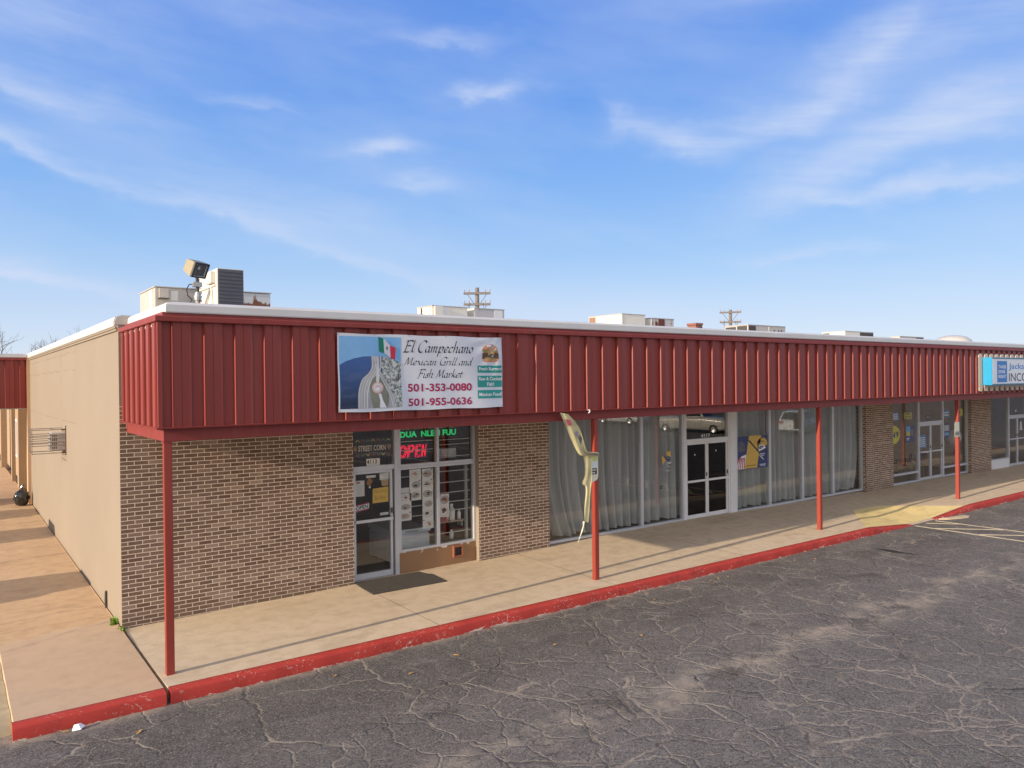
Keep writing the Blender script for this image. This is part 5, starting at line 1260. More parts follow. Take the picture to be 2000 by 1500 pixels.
def opencard(q):
    q.use(MAROON).add([(3.945, YI, 1.325), (4.235, YI, 1.36), (4.245, YI, 1.50), (3.95, YI, 1.465)], [(0, 1, 2, 3)])
    q.use(WHITE).add([(3.947, YI - .001, 1.347), (4.238, YI - .001, 1.382), (4.243, YI - .001, 1.475), (3.949, YI - .001, 1.44)], [(0, 1, 2, 3)])
    vs, fs = fit(text_shape('OPEN', 1.0, .03), 3.97, 4.22, 1.372, 1.452)
    q.use(INK).add([(v[0], YI - .0022, v[1] + (v[0] - 4.095) * .12) for v in vs], fs)
flat('open_card', 'tilted white open card with red edges on the restaurant door', 'sign', opencard)
def buffet(q):
    q.use(mat('yellow_paper', (.72, .47, .08), .8)).add([(4.318, YI, 1.465), (4.655, YI, 1.47), (4.66, YI, 1.765), (4.325, YI, 1.745)], [(0, 1, 2, 3)])
    q.use(mat('brown_marker', (.36, .20, .03), .8)); put_text(q, 'WE HAVE', 4.35, 4.63, 1.65, 1.72, YI - .001, -.01); put_text(q, 'Buffet', 4.37, 4.60, 1.52, 1.61, YI - .001, -.01)
flat('yellow_note', 'yellow handwritten note on the restaurant door', 'notice', buffet)
flat('receipt_note', 'curled white note at the top right of the restaurant door', 'notice', lambda q: (q.use(PAPER).add([(4.475, YI, 1.90), (4.67, YI + .004, 1.905), (4.675, YI, 2.045), (4.47, YI, 2.03), (4.49, YI - .012, 1.965)], [(0, 1, 4), (1, 2, 4), (2, 3, 4), (3, 0, 4)]), q.use(mat('grey_print', (.45, .45, .47), .7)), q.rect(4.53, 4.63, 2.0, 2.005, YI - .012), q.rect(4.54, 4.62, 1.925, 1.93, YI - .012)))
flat('tan_note', 'small tan note below the curled white note on the restaurant door', 'notice', lambda q: (q.use(mat('tan_paper', (.50, .37, .20), .8)).poly([(4.515, 1.805), (4.545, 1.78), (4.64, 1.785), (4.66, 1.81), (4.655, 1.90), (4.51, 1.90)], YI), q.use(mat('brown_marker', (.36, .20, .03), .8)), q.rect(4.54, 4.63, 1.85, 1.86, YI - .001), q.rect(4.55, 4.62, 1.82, 1.826, YI - .001)))
flat('orange_charm', 'hanging orange ornament with white strip on the restaurant door', 'ornament', lambda q: (sheet(q, 4.19, 4.39, 1.965, 2.01, YI, PAPER), q.use(mat('charm_orange', (.35, .15, .04), .7, var=.6, vs=60)), q.disc(4.27, 1.885, .06, .075, YI + .02, 11, .35), q.use(WHITE), q.disc(4.27, 1.78, .02, .022, YI + .018, 9)))
flat('hours_sticker', 'small white sticker low on the upper door pane of the restaurant', 'sticker', lambda q: (sheet(q, 4.475, 4.655, 1.215, 1.265, YI, PAPER), q.use(mat('grey_print', (.45, .45, .47), .7)), q.rect(4.50, 4.6, 1.235, 1.245, YI - .001)))

# lit signs behind the glass
LEDG = mat('led_green', (.01, .75, .22), .5, emit=.5, var=.35, vs=30); LEDD = mat('led_dim_green', (.05, .30, .15), .5, emit=.2, var=.4, vs=30); NEON = mat('neon_red', (.85, .015, .06), .4, emit=.6, var=.05)
ls = thing('led_sign', 'black scrolling sign with broken green letters in the restaurant window', 'sign', (5.7, 2.86, 2.62))
MB().box(4.9, 6.55, 2.862, 2.93, 2.62, 3.02).build('case', BLACK, ls)
q = MB().use(LEDG)
vs, fs = fit(text_shape('DUA  NLEN FUU', 1.0, .035), 4.98, 6.30, 2.69, 2.81); vs = [(v[0], v[1]) for v in vs]; q.add([(v[0], 2.8605, v[1]) for v in vs], fs)
q.use(LEDD); vs, fs = fit(text_shape('LUNCH SPECIAL', 1.0, .02), 5.02, 6.24, 2.845, 2.915); q.add([(v[0], 2.8605, v[1]) for v in vs], fs)
q.use(BLACK)
for k in range(120): x = 4.975 + k * .0112; q.rect(x, x + .003, 2.685, 2.92, 2.8598)
q.build('led_text', None, ls, recalc=False)
ns = thing('neon_open_sign', 'red neon open sign in the restaurant window under the green sign', 'sign', (5.2, 2.86, 2.27))
def neon(pts, k=1): 
    return MB().tube([(x, 2.845, z) for x, z in pts], .0095, 6).build('neon_tube', NEON, ns)
def ell(cx, cz, rx, rz, n=16): return [(cx + rx * math.cos(2 * math.pi * i / n), cz + rz * math.sin(2 * math.pi * i / n)) for i in range(n + 1)]
zb, zt = 2.29, 2.53
for d in (0, .032):
    neon([(5.03 + x * .0 + (z - 2.41) * .12 + (x - 4.975), z) for x, z in ell(4.975, 2.41, .085 - d, .12 - d)])
    sl2 = lambda pts: [(x + .055 + (z - 2.41) * .12, z) for x, z in pts]
    neon(sl2([(5.09 + d, zb + d * .3), (5.09 + d, zt - d * .6), (5.20 - d * .3, zt - d * .6), (5.235 - d, zt - .05), (5.20 - d * .3, zb + .11 + d * .6), (5.10 + d, zb + .11 + d * .6)]))
    neon(sl2([(5.375, zt - d), (5.27 + d, zt - d), (5.27 + d, zb + d), (5.375, zb + d)])); neon(sl2([(5.28 + d, 2.41 + d * .3), (5.36, 2.41 + d * .3)]))
    neon(sl2([(5.41 + d * .8, zb), (5.41 + d * .8, zt), (5.50 - d * .2, zb + d), (5.50 + .012 * d, zt)]))
MB().box(4.92, 5.62, 2.87, 2.88, 2.25, 2.56).build('backboard', mat('neon_back', (.03, .03, .07), .4), ns)
bs = thing('letter_board', 'grey framed letter board in the restaurant window with blue tag beside it', 'sign', (6.1, 2.85, 2.19))
MB().box(5.885, 6.325, 2.87, 2.90, 2.195, 2.44).build('frame', BLACK, bs, bevel=.004); 
q = MB().use(mat('letter_board_face', (.42, .44, .44), .6)).rect(5.91, 6.30, 2.22, 2.415, 2.868); q.use(mat('letter_board_text', (.58, .60, .60), .6)); [q.rect(5.97 + .02 * (k % 2), 6.2 + .04 * ((k * 7) % 3) / 2, 2.255 + .05 * k, 2.275 + .05 * k, 2.8665) for k in range(3)]; q.build('board', None, bs, recalc=False)
flat('blue_tag', 'blue tag beside the framed letter board in the restaurant window', 'sign', lambda q: (sheet(q, 5.79, 5.865, 2.20, 2.43, YI, mat('tag_blue', (.03, .19, .48), .5)), q.use(WHITE), [q.rect(5.805, 5.85, 2.24 + .05 * k, 2.26 + .05 * k, YI - .001) for k in range(4)]))
# menu photo sheets
PLATE = [mat('dish_plate', (.70, .69, .68), .4), mat('dish_greyplate', (.38, .40, .40), .4)]
FOOD = [mat('dish_brown', (.19, .065, .03), .6, var=.8, vs=40), mat('dish_tan', (.46, .23, .10), .6, var=.6, vs=40), mat('dish_dark', (.035, .03, .028), .6, var=.8, vs=40), mat('dish_pink', (.50, .28, .20), .6, var=.6, vs=40)]
def menu(name_label, x0, x1, z0, z1, n, seed, y=YI, pal=0):
    random.seed(seed)
    def f(q):
        sheet(q, x0, x1, z0, z1, y, mat('menu_paper', (.72, .70, .66), .6))
        h = (z1 - z0) / n; w = x1 - x0
        for k in range(n):
            cz = z0 + h * (k + .5); cx = x0 + w * random.uniform(.42, .58); rx = w * random.uniform(.36, .46); rz = h * random.uniform(.28, .40)
            q.use(random.choice(PLATE) if pal == 0 else PLATE[0]).disc(cx, cz, rx, rz, y - .001, 18)
            q.use(mat('dish_rim', (.26, .24, .23), .5)).ring(cx, cz, rx * .97, rz * .97, rx * .05, y - .0016, 18)
            for j in range(4):
                q.use(random.choice(FOOD)).disc(cx + rx * random.uniform(-.35, .35), cz + rz * random.uniform(-.35, .35), rx * random.uniform(.2, .5), rz * random.uniform(.18, .42), y - .002 - .0006 * j, 9, .28)
            if random.random() < .6: q.use(FOOD[2]).disc(x0 + w * random.choice((.12, .86)), cz + h * .38, .016, .014, y - .002, 10)
    flat('menu_sheet', name_label, 'menu', f, 'photo menu sheets in the restaurant window')
menu('menu sheet with three dishes, second from the left in the window', 5.13, 5.395, 1.43, 2.05, 3, 41)
menu('longest menu sheet with six dishes reaching down to the freezer', 5.42, 5.672, .825, 2.045, 6, 42)
menu('menu sheet with three dishes at the left side of the window', 4.912, 5.165, 1.045, 1.59, 3, 43)
menu('menu sheet with two dishes left of the bottles', 5.800, 6.05, 1.02, 1.49, 2, 44)
flat('menu_sheet', 'small dark red menu slip under the two dish menu sheet', 'menu', lambda q: (sheet(q, 5.80, 5.99, .925, 1.01, YI, mat('slip_red', (.26, .07, .07), .6, var=.4, vs=30)),), 'photo menu sheets in the restaurant window')
flat('white_packet', 'white plastic packet above the left menu sheet in the window', 'packet', lambda q: (sheet(q, 4.912, 5.12, 1.60, 1.70, YI + .004, mat('white_film', (.62, .64, .64), .3, bump=.5, bs=40)),))
# window bars
for (x0, x1, zs) in ((4.905, 5.72, (2.61, 2.43, 1.905, 1.30, 1.10, .67)), (5.795, 6.615, (2.60, 2.50, 2.25, 1.945, 1.715, 1.50, 1.305, 1.125, .667))):
    for z in zs:
        part(MB().tube([(x0, YG + .09, z), (x1, YG + .09, z)], .010, 6), 'security_bar', mat('bar_white', (.52, .52, .50), .5))
part(MB().box(6.50, 6.55, YG + .08, YG + .14, .49, 2.07), 'inner_frame', mat('inner_frame_grey', (.30, .31, .28), .6, var=.5, vs=20))
part(MB().box(6.02, 6.06, YG + .5, YG + .54, .1, 2.9), 'inner_post', mat('inner_post_ochre', (.30, .22, .08), .7))
# freezer, shelf, bottles
fz = thing('chest_freezer', 'white chest freezer inside behind the restaurant door and window', 'freezer', (5.45, 4.0, .03))
FRW = mat('freezer_white', (.78, .84, .88), .3)
MB().box(5.06, 5.90, 3.30, 4.5, .06, .64).build('body', FRW, fz, bevel=.03); MB().box(5.04, 5.92, 3.28, 4.52, .655, .75).build('lid', FRW, fz, bevel=.02); MB().box(5.3, 5.6, 3.262, 3.279, .69, .715).build('handle', GALV, fz); MB().box(5.1, 5.86, 3.4, 4.4, .03, .06).build('plinth', BLACK, fz)
sh = thing('window_shelf', 'wooden shelf inside the restaurant window holding white bottles', 'shelf', (6.15, 2.95, .85))
MB().box(5.80, 6.50, 2.87, 3.10, .865, .895).build('board', mat('shelf_wood', (.33, .25, .17), .7, var=.3), sh)
for x in (5.86, 6.44): MB().box(x, x + .03, 2.9, 3.08, .76, .865).build('bracket', GALV, sh)
def bottle(x, y, z, h, r, label):
    t = thing('bottle', label, 'bottle', (x, y, z), group='white bottles in the restaurant window')
    q = MB(); q.sm = True; q.lathe([(.001, 0), (r, .004), (r, h * .62), (r * .8, h * .72), (r * .42, h * .80), (r * .42, h * .86)], (x, y, z), 14); q.build('body', mat('bottle_white', (.70, .70, .68), .35), t)
    MB().lathe([(r * .5, h * .86), (r * .5, h), (.001, h)], (x, y, z), 12).build('cap', PAPER, t)
bottle(6.22, 2.95, .896, .34, .075, 'tallest white bottle on the window shelf'); bottle(6.40, 2.94, .896, .22, .04, 'slim white bottle at the right end of the window shelf'); bottle(6.08, 2.95, .896, .24, .06, 'stout white bottle at the left of the shelf bottles'); bottle(6.22, 2.96, .50, .19, .045, 'white bottle standing below the window shelf')

# ------------------------------------------------------------------ curtains of the second shop
m_, nt_, b_, o_ = new_mat('curtain_grey'); N_ = NT(nt_); tc_ = N_.n('ShaderNodeTexCoord').outputs['Object']
nt_.links.new(N_.mix(N_.noise(N_.mapv(tc_, (6, 6, .3)), 2, 4), (.27, .285, .285), (.49, .505, .50)), b_.inputs['Base Color']); b_.inputs['Roughness'].default_value = .85; b_.inputs['Sheen Weight'].default_value = .2
CURT = m_
def curtain(x0, x1, z0, z1, seed, label, pull=None, amp=.125, dens=5.0):
    random.seed(seed); n = int((x1 - x0) * 46); ph = random.uniform(0, 6); rows = []
    wob = [random.uniform(.7, 1.4) for _ in range(40)]; amps = [random.uniform(.45, 1.25) for _ in range(40)]
    phs = []; s_ = ph; av = []
    for k in range(n + 1):
        u = k / n; j = int(u * 39); s_ += (x1 - x0) / n * dens * 2 * math.pi * wob[j] / 1.0 * .62; phs.append(s_); av.append(amps[j] * (1 - (u * 39 - j)) + amps[min(39, j + 1)] * (u * 39 - j))
    for i in range(17):
        t = i / 16; z = z1 + (z0 - z1) * t; row = []
        for k in range(n + 1):
            u = k / n; x = x0 + (x1 - x0) * u; a = amp * av[k] * (.55 + .55 * t)
            dx = 0
            if pull:
                e = max(0, (t - .35) / .65) ** 2; dx = pull * e * (1 - u) ** 1.5 if pull > 0 else pull * e * u ** 1.5
            row.append((x + dx + .012 * t * math.sin(phs[k] * .5 + t * 3), YG + .24 + a * math.sin(phs[k] + .35 * t * math.sin(k * .07)) + .02 * math.sin(phs[k] * .31 + 2 * t), z + (.02 * math.sin(phs[k] * .4) if i == 16 else 0)))
        rows.append(row)
    q = MB(); q.grid(rows); q.add([(p[0], p[1] + .002, p[2]) for r in rows for p in r], [(i * (n + 1) + k, (i + 1) * (n + 1) + k, (i + 1) * (n + 1) + k + 1, i * (n + 1) + k + 1) for i in range(16) for k in range(n)])
    o = q.build('curtain', CURT, smooth=True, recalc=False); tag(o, label, 'curtain', 'grey curtains in the vacant shop windows')
curtain(8.67, 11.88, .16, 3.02, 51, 'widest grey curtain, swept aside at its foot beside the brick pier', pull=.42)
curtain(11.92, 13.46, .16, 3.02, 52, 'grey curtain just left of the dark double doors', dens=4.8)
curtain(15.50, 17.24, .12, 3.02, 53, 'grey curtain hanging behind the gold and blue poster', pull=.1)
curtain(17.26, 18.90, .12, 3.02, 54, 'grey curtain between the poster bay and the third post', dens=5.0)
curtain(18.92, 20.58, .12, 3.02, 55, 'grey curtain directly behind the third post')
curtain(20.60, 22.17, .12, 3.02, 56, 'grey curtain with its foot pulled left by the second brick pier', pull=-.35)
part(MB().tube([(8.6, YG + .2, 3.03), (13.5, YG + .2, 3.03)], .014, 6), 'curtain_rail', GALV); part(MB().tube([(15.45, YG + .2, 3.03), (22.05, YG + .2, 3.03)], .014, 6), 'curtain_rail', GALV)
# decals of the second shop
GOLD = mat('decal_gold', (.62, .40, .07), .45, var=.12); DNAVY = mat('decal_navy', (.025, .04, .16), .45, var=.25, vs=3); STRIPE = mat('decal_stripe_red', (.42, .05, .10), .5)
def poster(q):
    y = YO
    q.use(DNAVY).poly([(15.47, 1.24), (16.93, 1.225), (16.935, 2.155), (15.465, 2.15)], y)
    q.use(WHITE).poly([(15.47, 1.24), (15.90, 1.236), (15.96, 1.52), (15.92, 1.64), (15.72, 1.60), (15.55, 1.48)], y - .0012)
    q.use(STRIPE)
    for k in range(5):
        a = .085 * k; q.poly([(15.475 + a, 1.245), (15.515 + a, 1.245), (15.55 + a * .9, 1.40), (15.64 + a * .72, 1.54), (15.60 + a * .72, 1.57), (15.515 + a * .9, 1.42)], y - .0022)
    q.use(mat('decal_figure', (.10, .10, .14), .5, var=.7, vs=14)).poly([(15.56, 1.72), (15.60, 1.98), (15.72, 2.04), (15.84, 1.96), (15.90, 1.76), (15.75, 1.73)], y - .0022)
    q.use(GOLD).poly([(15.85, 1.25), (16.43, 1.237), (16.64, 2.152), (16.06, 2.165)], y - .0032)
    q.use(GOLD).poly([(16.40, 1.93), (16.55, 2.06), (16.78, 2.08), (16.90, 2.0), (16.93, 1.88), (16.80, 1.83), (16.62, 1.90)], y - .0032)
    q.use(WHITE).poly([(16.46, 1.80), (16.60, 1.89), (16.76, 1.86), (16.86, 1.78), (16.72, 1.74), (16.54, 1.70)], y - .0042)
    q.use(DNAVY).poly([(16.50, 1.79), (16.60, 1.855), (16.74, 1.84), (16.70, 1.79), (16.58, 1.755)], y - .0052); q.use(PALEBLUE).poly([(16.58, 1.79), (16.63, 1.82), (16.68, 1.81), (16.64, 1.785)], y - .0062); q.use(DNAVY).poly([(16.52, 1.97), (16.66, 2.0), (16.80, 1.95), (16.66, 1.965)], y - .0042)
    q.use(INK).poly([(15.98, 2.08), (16.06, 2.0), (16.55, 1.62), (16.50, 1.72), (16.12, 2.02)], y - .0042)
    q.use(INK).poly([(16.46, 1.68), (16.50, 1.68), (16.51, 1.98), (16.46, 1.98)], y - .0052)
    q.use(WHITE).poly([(16.44, 1.64), (16.76, 1.42), (16.70, 1.50)], y - .0052)
    q.use(PALEBLUE); q.rect(16.56, 16.80, 1.60, 1.63, y - .0042); q.rect(16.60, 16.76, 1.55, 1.575, y - .0042); q.rect(16.55, 16.85, 1.30, 1.325, y - .0042); q.rect(16.58, 16.82, 1.265, 1.285, y - .0042)
    q.use(mat('decal_brown', (.30, .18, .03), .5)); q.rect(15.93, 16.38, 1.30, 1.33, y - .0048)
flat('window_poster', 'gold and navy window poster with flag stripes beside the double doors', 'poster', poster)
def smalldecal(q):
    y = YO
    q.use(GOLD).poly([(12.60, 1.93), (12.78, 1.945), (12.79, 1.80), (12.66, 1.79)], y); q.use(GOLD).poly([(12.44, 1.86), (12.60, 1.72), (12.47, 1.60)], y)
    q.use(DNAVY).ring(12.68, 1.755, .085, .06, .03, y - .001, 18).poly([(12.46, 1.88), (12.72, 1.70), (12.70, 1.67)], y - .0012)
    q.use(PALEBLUE).poly([(12.56, 1.66), (12.74, 1.53), (12.70, 1.53)], y).rect(12.66, 12.80, 1.62, 1.66, y).rect(12.58, 12.74, 1.43, 1.45, y)
flat('window_decal', 'small gold and navy decal on the curtained window left of the doors', 'decal', smalldecal)
flat('door_hanger', 'tiny black card with white mark on the curtained window', 'card', lambda q: (sheet(q, 12.37, 12.44, .99, 1.07, YO - .004, BLACK), q.use(WHITE), q.rect(12.39, 12.42, 1.02, 1.035, YO - .005)))
flat('address_plate', 'white numerals 4117 on the glass above the dark double doors', 'address numbers', lambda q: (q.use(WHITE), put_text(q, '4117', 13.98, 14.36, 2.225, 2.32, YO - .003, .02)))
flat('smoke_sticker', 'small white sticker on the left dark door', 'sticker', lambda q: sheet(q, 13.71, 13.745, 1.76, 1.80, YO - .003, WHITE))
flat('smoke_sticker', 'small white sticker on the right dark door', 'sticker', lambda q: sheet(q, 14.58, 14.615, 1.82, 1.86, YO - .003, WHITE))

# ------------------------------------------------------------------ tax office window signs and chairs
YEL = mat('sign_yellow', (.72, .62, .02), .45); BLU = mat('poster_blue', (.03, .20, .50), .45); PBLU = mat('poster_pale_blue', (.16, .42, .72), .45); DBLU = mat('poster_dark_blue', (.02, .03, .17), .45)
flat('blue_window_sign', 'blue sign with white lines at the top left of the tax office window', 'sign', lambda q: (sheet(q, 23.95, 24.60, 2.28, 2.53, YI, PBLU), q.use(WHITE), [q.rect(24.2, 24.55, 2.32 + .07 * k, 2.36 + .07 * k, YI - .001) for k in range(3)]))
flat('expert_sign', 'yellow expert tax prep sign with black border in the window', 'sign', lambda q: (sheet(q, 24.95, 25.60, 2.265, 2.555, YI, INK), q.use(YEL), q.rect(24.985, 25.565, 2.295, 2.525, YI - .001), q.use(INK), put_text(q, 'EXPERT', 25.08, 25.46, 2.43, 2.505, YI - .002, .03), put_text(q, 'TAX PREP', 25.04, 25.51, 2.32, 2.40, YI - .002, .03)))
flat('price_circle', 'large round yellow price sign half hidden by the brick pier', 'sign', lambda q: (q.use(YEL), q.disc(24.22, 1.765, .49, .33, YI, 28), q.use(BLU), q.rect(24.0, 24.30, 1.69, 1.80, YI - .001), q.use(INK), put_text(q, '19', 24.30, 24.60, 1.66, 1.88, YI - .002, .04)))
def portrait(q):
    sheet(q, 25.09, 25.74, 1.45, 2.06, YI, DBLU); y = YI - .001
    q.use(PBLU).rect(25.12, 25.44, 1.82, 2.02, y); q.use(YEL).rect(25.16, 25.42, 1.68, 1.82, y)
    q.use(mat('poster_skin', (.48, .27, .18), .5)).disc(25.57, 1.88, .05, .06, y, 12); q.use(mat('poster_hair', (.06, .03, .02), .5)).disc(25.57, 1.925, .055, .035, y - .001, 12); q.use(mat('poster_coat', (.30, .16, .17), .5)).poly([(25.48, 1.68), (25.52, 1.81), (25.62, 1.81), (25.66, 1.68)], y)
    q.use(WHITE).rect(25.16, 25.40, 1.58, 1.61, y).rect(25.16, 25.34, 1.53, 1.555, y)
flat('portrait_poster', 'dark blue poster with a small portrait in the tax office window', 'poster', portrait)
flat('hours_sheet', 'blue opening hours sheet on the left tax office door', 'notice', lambda q: (sheet(q, 26.05, 26.63, 1.19, 1.66, YI, BLU), q.use(WHITE), [q.rect(26.12, 26.56, 1.24 + .075 * k, 1.275 + .075 * k, YI - .001) for k in range(5)]))
flat('address_plate', 'black plate reading 4121 above the tax office doors', 'address plate', lambda q: (sheet(q, 26.60, 27.02, 2.19, 2.385, YI, BLACK), q.use(mat('old_numeral', (.42, .42, .36), .5)), put_text(q, '4121', 26.66, 26.96, 2.235, 2.345, YI - .002, .02)))
flat('blue_window_sign', 'blue sign with two white lines right of the tax office doors', 'sign', lambda q: (sheet(q, 27.97, 28.50, 2.25, 2.52, YI, BLU), q.use(WHITE), [q.rect(28.05, 28.42, 2.29 + .10 * k, 2.35 + .10 * k, YI - .001) for k in range(2)]))
flat('yellow_window_sign', 'narrow yellow sign at the right end of the tax office window', 'sign', lambda q: (sheet(q, 29.25, 29.62, 2.24, 2.53, YI, YEL), q.use(INK), q.rect(29.33, 29.42, 2.30, 2.46, YI - .001)))
flat('shield_sign', 'dark blue shield shaped sign beside the pale balloon', 'sign', lambda q: (q.use(DBLU), q.poly([(27.98, 1.60), (28.06, 1.48), (28.24, 1.42), (28.42, 1.48), (28.50, 1.60), (28.50, 1.94), (28.40, 2.0), (28.24, 2.06), (28.08, 2.0), (27.98, 1.94)], YI), q.use(PALEBLUE), q.rect(28.04, 28.44, 1.72, 1.94, YI - .001), q.use(PBLU), q.rect(28.04, 28.44, 1.55, 1.66, YI - .001)))
bl = thing('balloon', 'pale silver balloon floating behind the tax office glass', 'balloon', (29.0, 3.1, 1.3))
q = MB(); q.sm = True; q.lathe([(.001, -.32)] + [(.32 * math.sin(a), -.32 * math.cos(a)) for a in [math.pi * k / 12 for k in range(1, 12)]] + [(.001, .32)], (deep(28.72, 3.15), 3.15, deepz(1.48, 3.15)), 20); q.build('skin', mat('balloon_silver', (.52, .50, .46), .25), bl)
MB().tube([(deep(28.72, 3.15), 3.15, deepz(1.48, 3.15) - .31), (deep(28.7, 3.15), 3.15, .1)], .004, 4).build('string', PAPER, bl)
def chair(x, y, rot, label):
    t = thing('office_chair', label, 'chair', (x, y, .02), (0, 0, rot), group='black chairs in the tax office')
    BK = mat('chair_black', (.02, .02, .022), .6)
    MB().box(-.24, .24, -.24, .22, .43, .50).build('seat', BK, t, local=True, bevel=.02)
    MB().prism([(.20, .52), (.25, .52), (.33, .92), (.28, .92)], 'x', -.24, .24).build('backrest', BK, t, local=True, bevel=.015)
    for sx in (-.25, .25):
        MB().tube([(sx, -.22, 0), (sx, -.22, .66), (sx, .22, .66), (sx, .30, .9)], .012, 6).build('arm_frame', BK, t, local=True)
        MB().tube([(sx, .26, 0), (sx, .20, .45)], .012, 6).build('leg', BK, t, local=True)
    return t
chair(deep(24.80, 3.5), 3.5, R(200), 'black chair behind the left tax office window beside the column'); chair(deep(25.75, 3.5), 3.5, R(160), 'black chair right of the tan column in the tax office'); chair(deep(28.35, 3.5), 3.5, R(190), 'black chair behind the window right of the tax office doors')
flat('white_lamp_card', 'white bell shaped card on the door past the third pier', 'card', lambda q: (q.use(PAPER), q.poly([(35.05, 1.42), (35.38, 1.42), (35.33, 1.62), (35.30, 1.80), (35.12, 1.80), (35.09, 1.62)], YI)))
flat('white_sticker', 'small white sticker above the doors past the third pier', 'sticker', lambda q: sheet(q, 34.6, 34.75, 2.24, 2.32, YI, PAPER))

# ------------------------------------------------------------------ vehicles across the lot (mirrored in the glass) and left of the path
TYRE = mat('tyre_rubber', (.02, .02, .02), .85); RIM = mat('wheel_rim', (.45, .45, .46), .3, .8); CARGLASS = mat('car_glass', (.015, .018, .02), .06, spec=.8); TAIL = mat('tail_lamp', (.45, .015, .012), .2); HEAD = mat('head_lamp', (.7, .72, .74), .1)
def car(x, y, yaw, col, label, kind='suv', group=None):
    t = thing('parked_car', label, 'car', (x, y, STREET), (0, 0, yaw), group=group)
    P = mat('car_paint_%s' % col[0], col[1], .22, .1, spec=.6, var=.03)
    L_, W_ = (4.65, 1.84) if kind == 'suv' else (5.6, 1.95) if kind == 'pickup' else (4.7, 1.8)
    h = L_ / 2; hw = W_ / 2
    if kind == 'suv': top = [(-h, .55), (-h + .03, .98), (-h + .25, 1.06), (1.0, 1.04), (h - .25, .86), (h - .03, .66), (h, .5)]; roof = [(-h + .12, 1.02), (-h + .55, 1.60), (-.4, 1.66), (.35, 1.58), (1.10, 1.05)]
    elif kind == 'pickup': top = [(-h, .7), (-h + .02, 1.12), (-h + .2, 1.16), (1.2, 1.18), (h - .15, 1.08), (h, .9), (h, .6)]; roof = [(-.85, 1.16), (-.70, 1.82), (.1, 1.88), (.5, 1.80), (1.15, 1.18)]
    else: top = [(-h, .55), (-h + .04, .92), (-h + .6, 1.0), (.9, .95), (h - .3, .78), (h - .03, .6), (h, .45)]; roof = [(-h + .55, .98), (-1.1, 1.36), (-.3, 1.44), (.3, 1.40), (1.15, .95)]
    def ztop(xx):
        for (a, b_), (c, d) in zip(top, top[1:]):
            if a <= xx <= c: return b_ + (d - b_) * (xx - a) / max(1e-6, c - a)
        return top[-1][1]
    rows = []
    for i in range(25):
        xx = -h + L_ * i / 24; zt = ztop(xx); e = min(1, (h - abs(xx)) / .35); w = hw * (.90 + .10 * math.sqrt(max(0, e))); zb = .26 + .10 * (1 - math.sqrt(max(0, e)))
        rows.append([(xx, -w * .92, zb), (xx, -w, zb + .12), (xx, -w, zt - .22), (xx, -w * .97, zt - .06), (xx, -w * .80, zt), (xx, w * .80, zt), (xx, w * .97, zt - .06), (xx, w, zt - .22), (xx, w, zb + .12), (xx, w * .92, zb), (xx, -w * .92, zb)])
    q = MB(); q.sm = True; q.grid(rows); q.sm = False; q.add(rows[0][:-1], [tuple(range(10))]); q.add(rows[-1][:-1], [tuple(range(10))]); q.build('body', P, t, local=True)
    rows = [[(xx, -hw * (.95 if zz < 1.2 else .72), zz), (xx, hw * (.95 if zz < 1.2 else .72), zz)] for xx, zz in roof]
    n = len(roof); base = min(roof[0][1], roof[-1][1]) - .05
    def cab(k, xs_, name, m, zcut=0, gap=0):
        pts = []
        for xx, zz in roof:
            f = (zz - base) / (1.6 - base); w = hw * (.955 - .20 * max(0, min(1.2, f))) * k; pts.append((xx, w, zz + (k - 1)))
        q = MB(); vs = []
        for xx, w, zz in pts: vs += [(xx * xs_, -w, zz), (xx * xs_, w, zz)]
        fs = [(2 * i, 2 * i + 1, 2 * i + 3, 2 * i + 2) for i in range(n - 1)] + [tuple(2 * i for i in range(n)), tuple(2 * i + 1 for i in range(n))[::-1]]
        q.add(vs, fs); return q.build(name, m, t, local=True, bevel=.05)
    cab(1.0, 1.0, 'cabin', P)
    # glazing set 4 mm proud of the cabin
    def wpt(i, s, u): 
        xx, zz = roof[i]; f = (zz - base) / (1.6 - base); return Vector((xx, s * hw * (.955 - .20 * max(0, min(1.2, f))), zz))
    for s in (-1, 1):
        A = [wpt(i, s, 0) for i in range(n)]; c = sum(A, Vector()) / n
        q = MB(); q.add([c + (a - c) * .84 + Vector((0, s * .006, .012)) for a in A], [tuple(range(n))]); q.build('side_window', CARGLASS, t, local=True)
    for (i0, i1, nm) in ((0, 1, 'rear_window'), (n - 2, n - 1, 'windscreen')):
        A = [wpt(i0, -1, 0), wpt(i0, 1, 0), wpt(i1, 1, 0), wpt(i1, -1, 0)]; c = sum(A, Vector()) / 4; nn_ = (A[1] - A[0]).cross(A[2] - A[1]).normalized(); nn_ = nn_ if nn_.z > 0 else -nn_
        q = MB(); q.add([c + (a - c) * .86 + nn_ * .012 for a in A], [(0, 1, 2, 3)]); q.build(nm, CARGLASS, t, local=True)
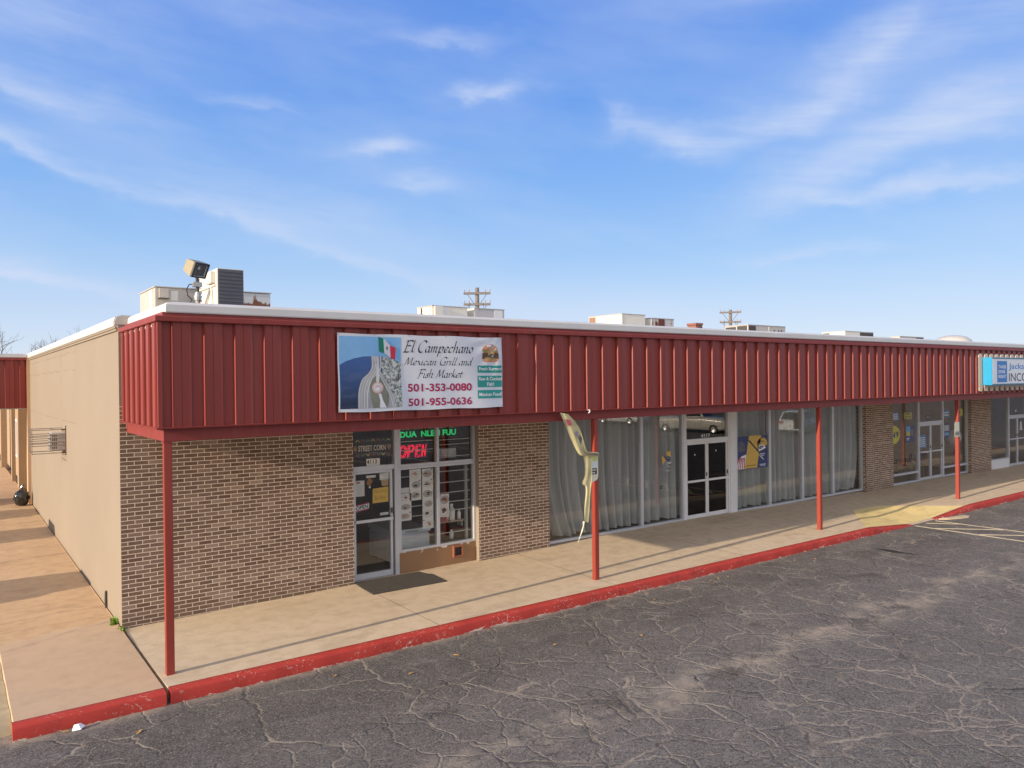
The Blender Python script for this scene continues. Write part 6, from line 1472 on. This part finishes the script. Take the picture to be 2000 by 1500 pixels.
    for xx in (-h + .88, h - .92):
        for s in (-1, 1):
            w_ = MB(); w_.sm = True; w_.lathe([(.20, -.11), (.31, -.11), (.335, -.07), (.335, .07), (.31, .11), (.20, .11)], (xx, s * (hw - .10), .335), 22, 'y'); wo = w_.build('wheel', TYRE, t, local=True)
            MB().lathe([(.001, s * .06), (.08, s * .075), (.20, s * .105), (.215, s * .112)], (xx, s * (hw - .10), .335), 14, 'y').build('rim', RIM, wo, local=True)
    for s in (-1, 1):
        MB().box(-h - .012, -h + .10, s * hw * .80 - .16, s * hw * .80 + .14, .80, .93).build('tail_light', TAIL, t, local=True, bevel=.01); MB().box(h - .20, h - .008, s * hw * .72 - .17, s * hw * .72 + .15, .62, .74).build('headlight', HEAD, t, local=True, bevel=.01)
    MB().box(-h - .03, -h + .1, -hw * .88, hw * .88, .34, .52).build('bumper', P if kind != 'pickup' else RIM, t, local=True, bevel=.03); MB().box(h - .1, h + .03, -hw * .88, hw * .88, .30, .48).build('bumper', P if kind != 'pickup' else RIM, t, local=True, bevel=.03)
    MB().box(-h - .036, -h - .028, -.16, .16, .56 if kind != 'suv' else .64, .68 if kind != 'suv' else .76).build('number_plate', PAPER, t, local=True)
    return t
car(46.9, -15.4, R(-16), ('white', (.72, .73, .75)), 'white parked car with lit red tail lamp mirrored in the shop glass', 'suv')
car(42.4, -21.3, R(75), ('silver', (.55, .53, .48)), 'pale pickup truck mirrored in the glass above the double doors', 'pickup')
car(46.5, -33, R(80), ('pearl', (.75, .75, .74)), 'white car far across the lot mirrored high in the curtained window', 'sedan')
LEFTG = 'cars parked left of the side path out of view'
for k, (yy, knd, cc, xx) in enumerate(((6.55, 'suv', ('graphite', (.05, .05, .055)), -5.25), (12.75, 'suv', ('maroon', (.20, .02, .02)), -4.6), (16.7, 'sedan', ('sand', (.35, .31, .25)), -4.7), (19.7, 'suv', ('bluegrey', (.10, .14, .20)), -5.2))):
    car(xx, yy + (-.065) * 0 - .35, 0, cc, ('dark grey car', 'maroon car', 'sand coloured saloon', 'blue grey car')[k] + ' parked nose in to the left of the side path', knd)
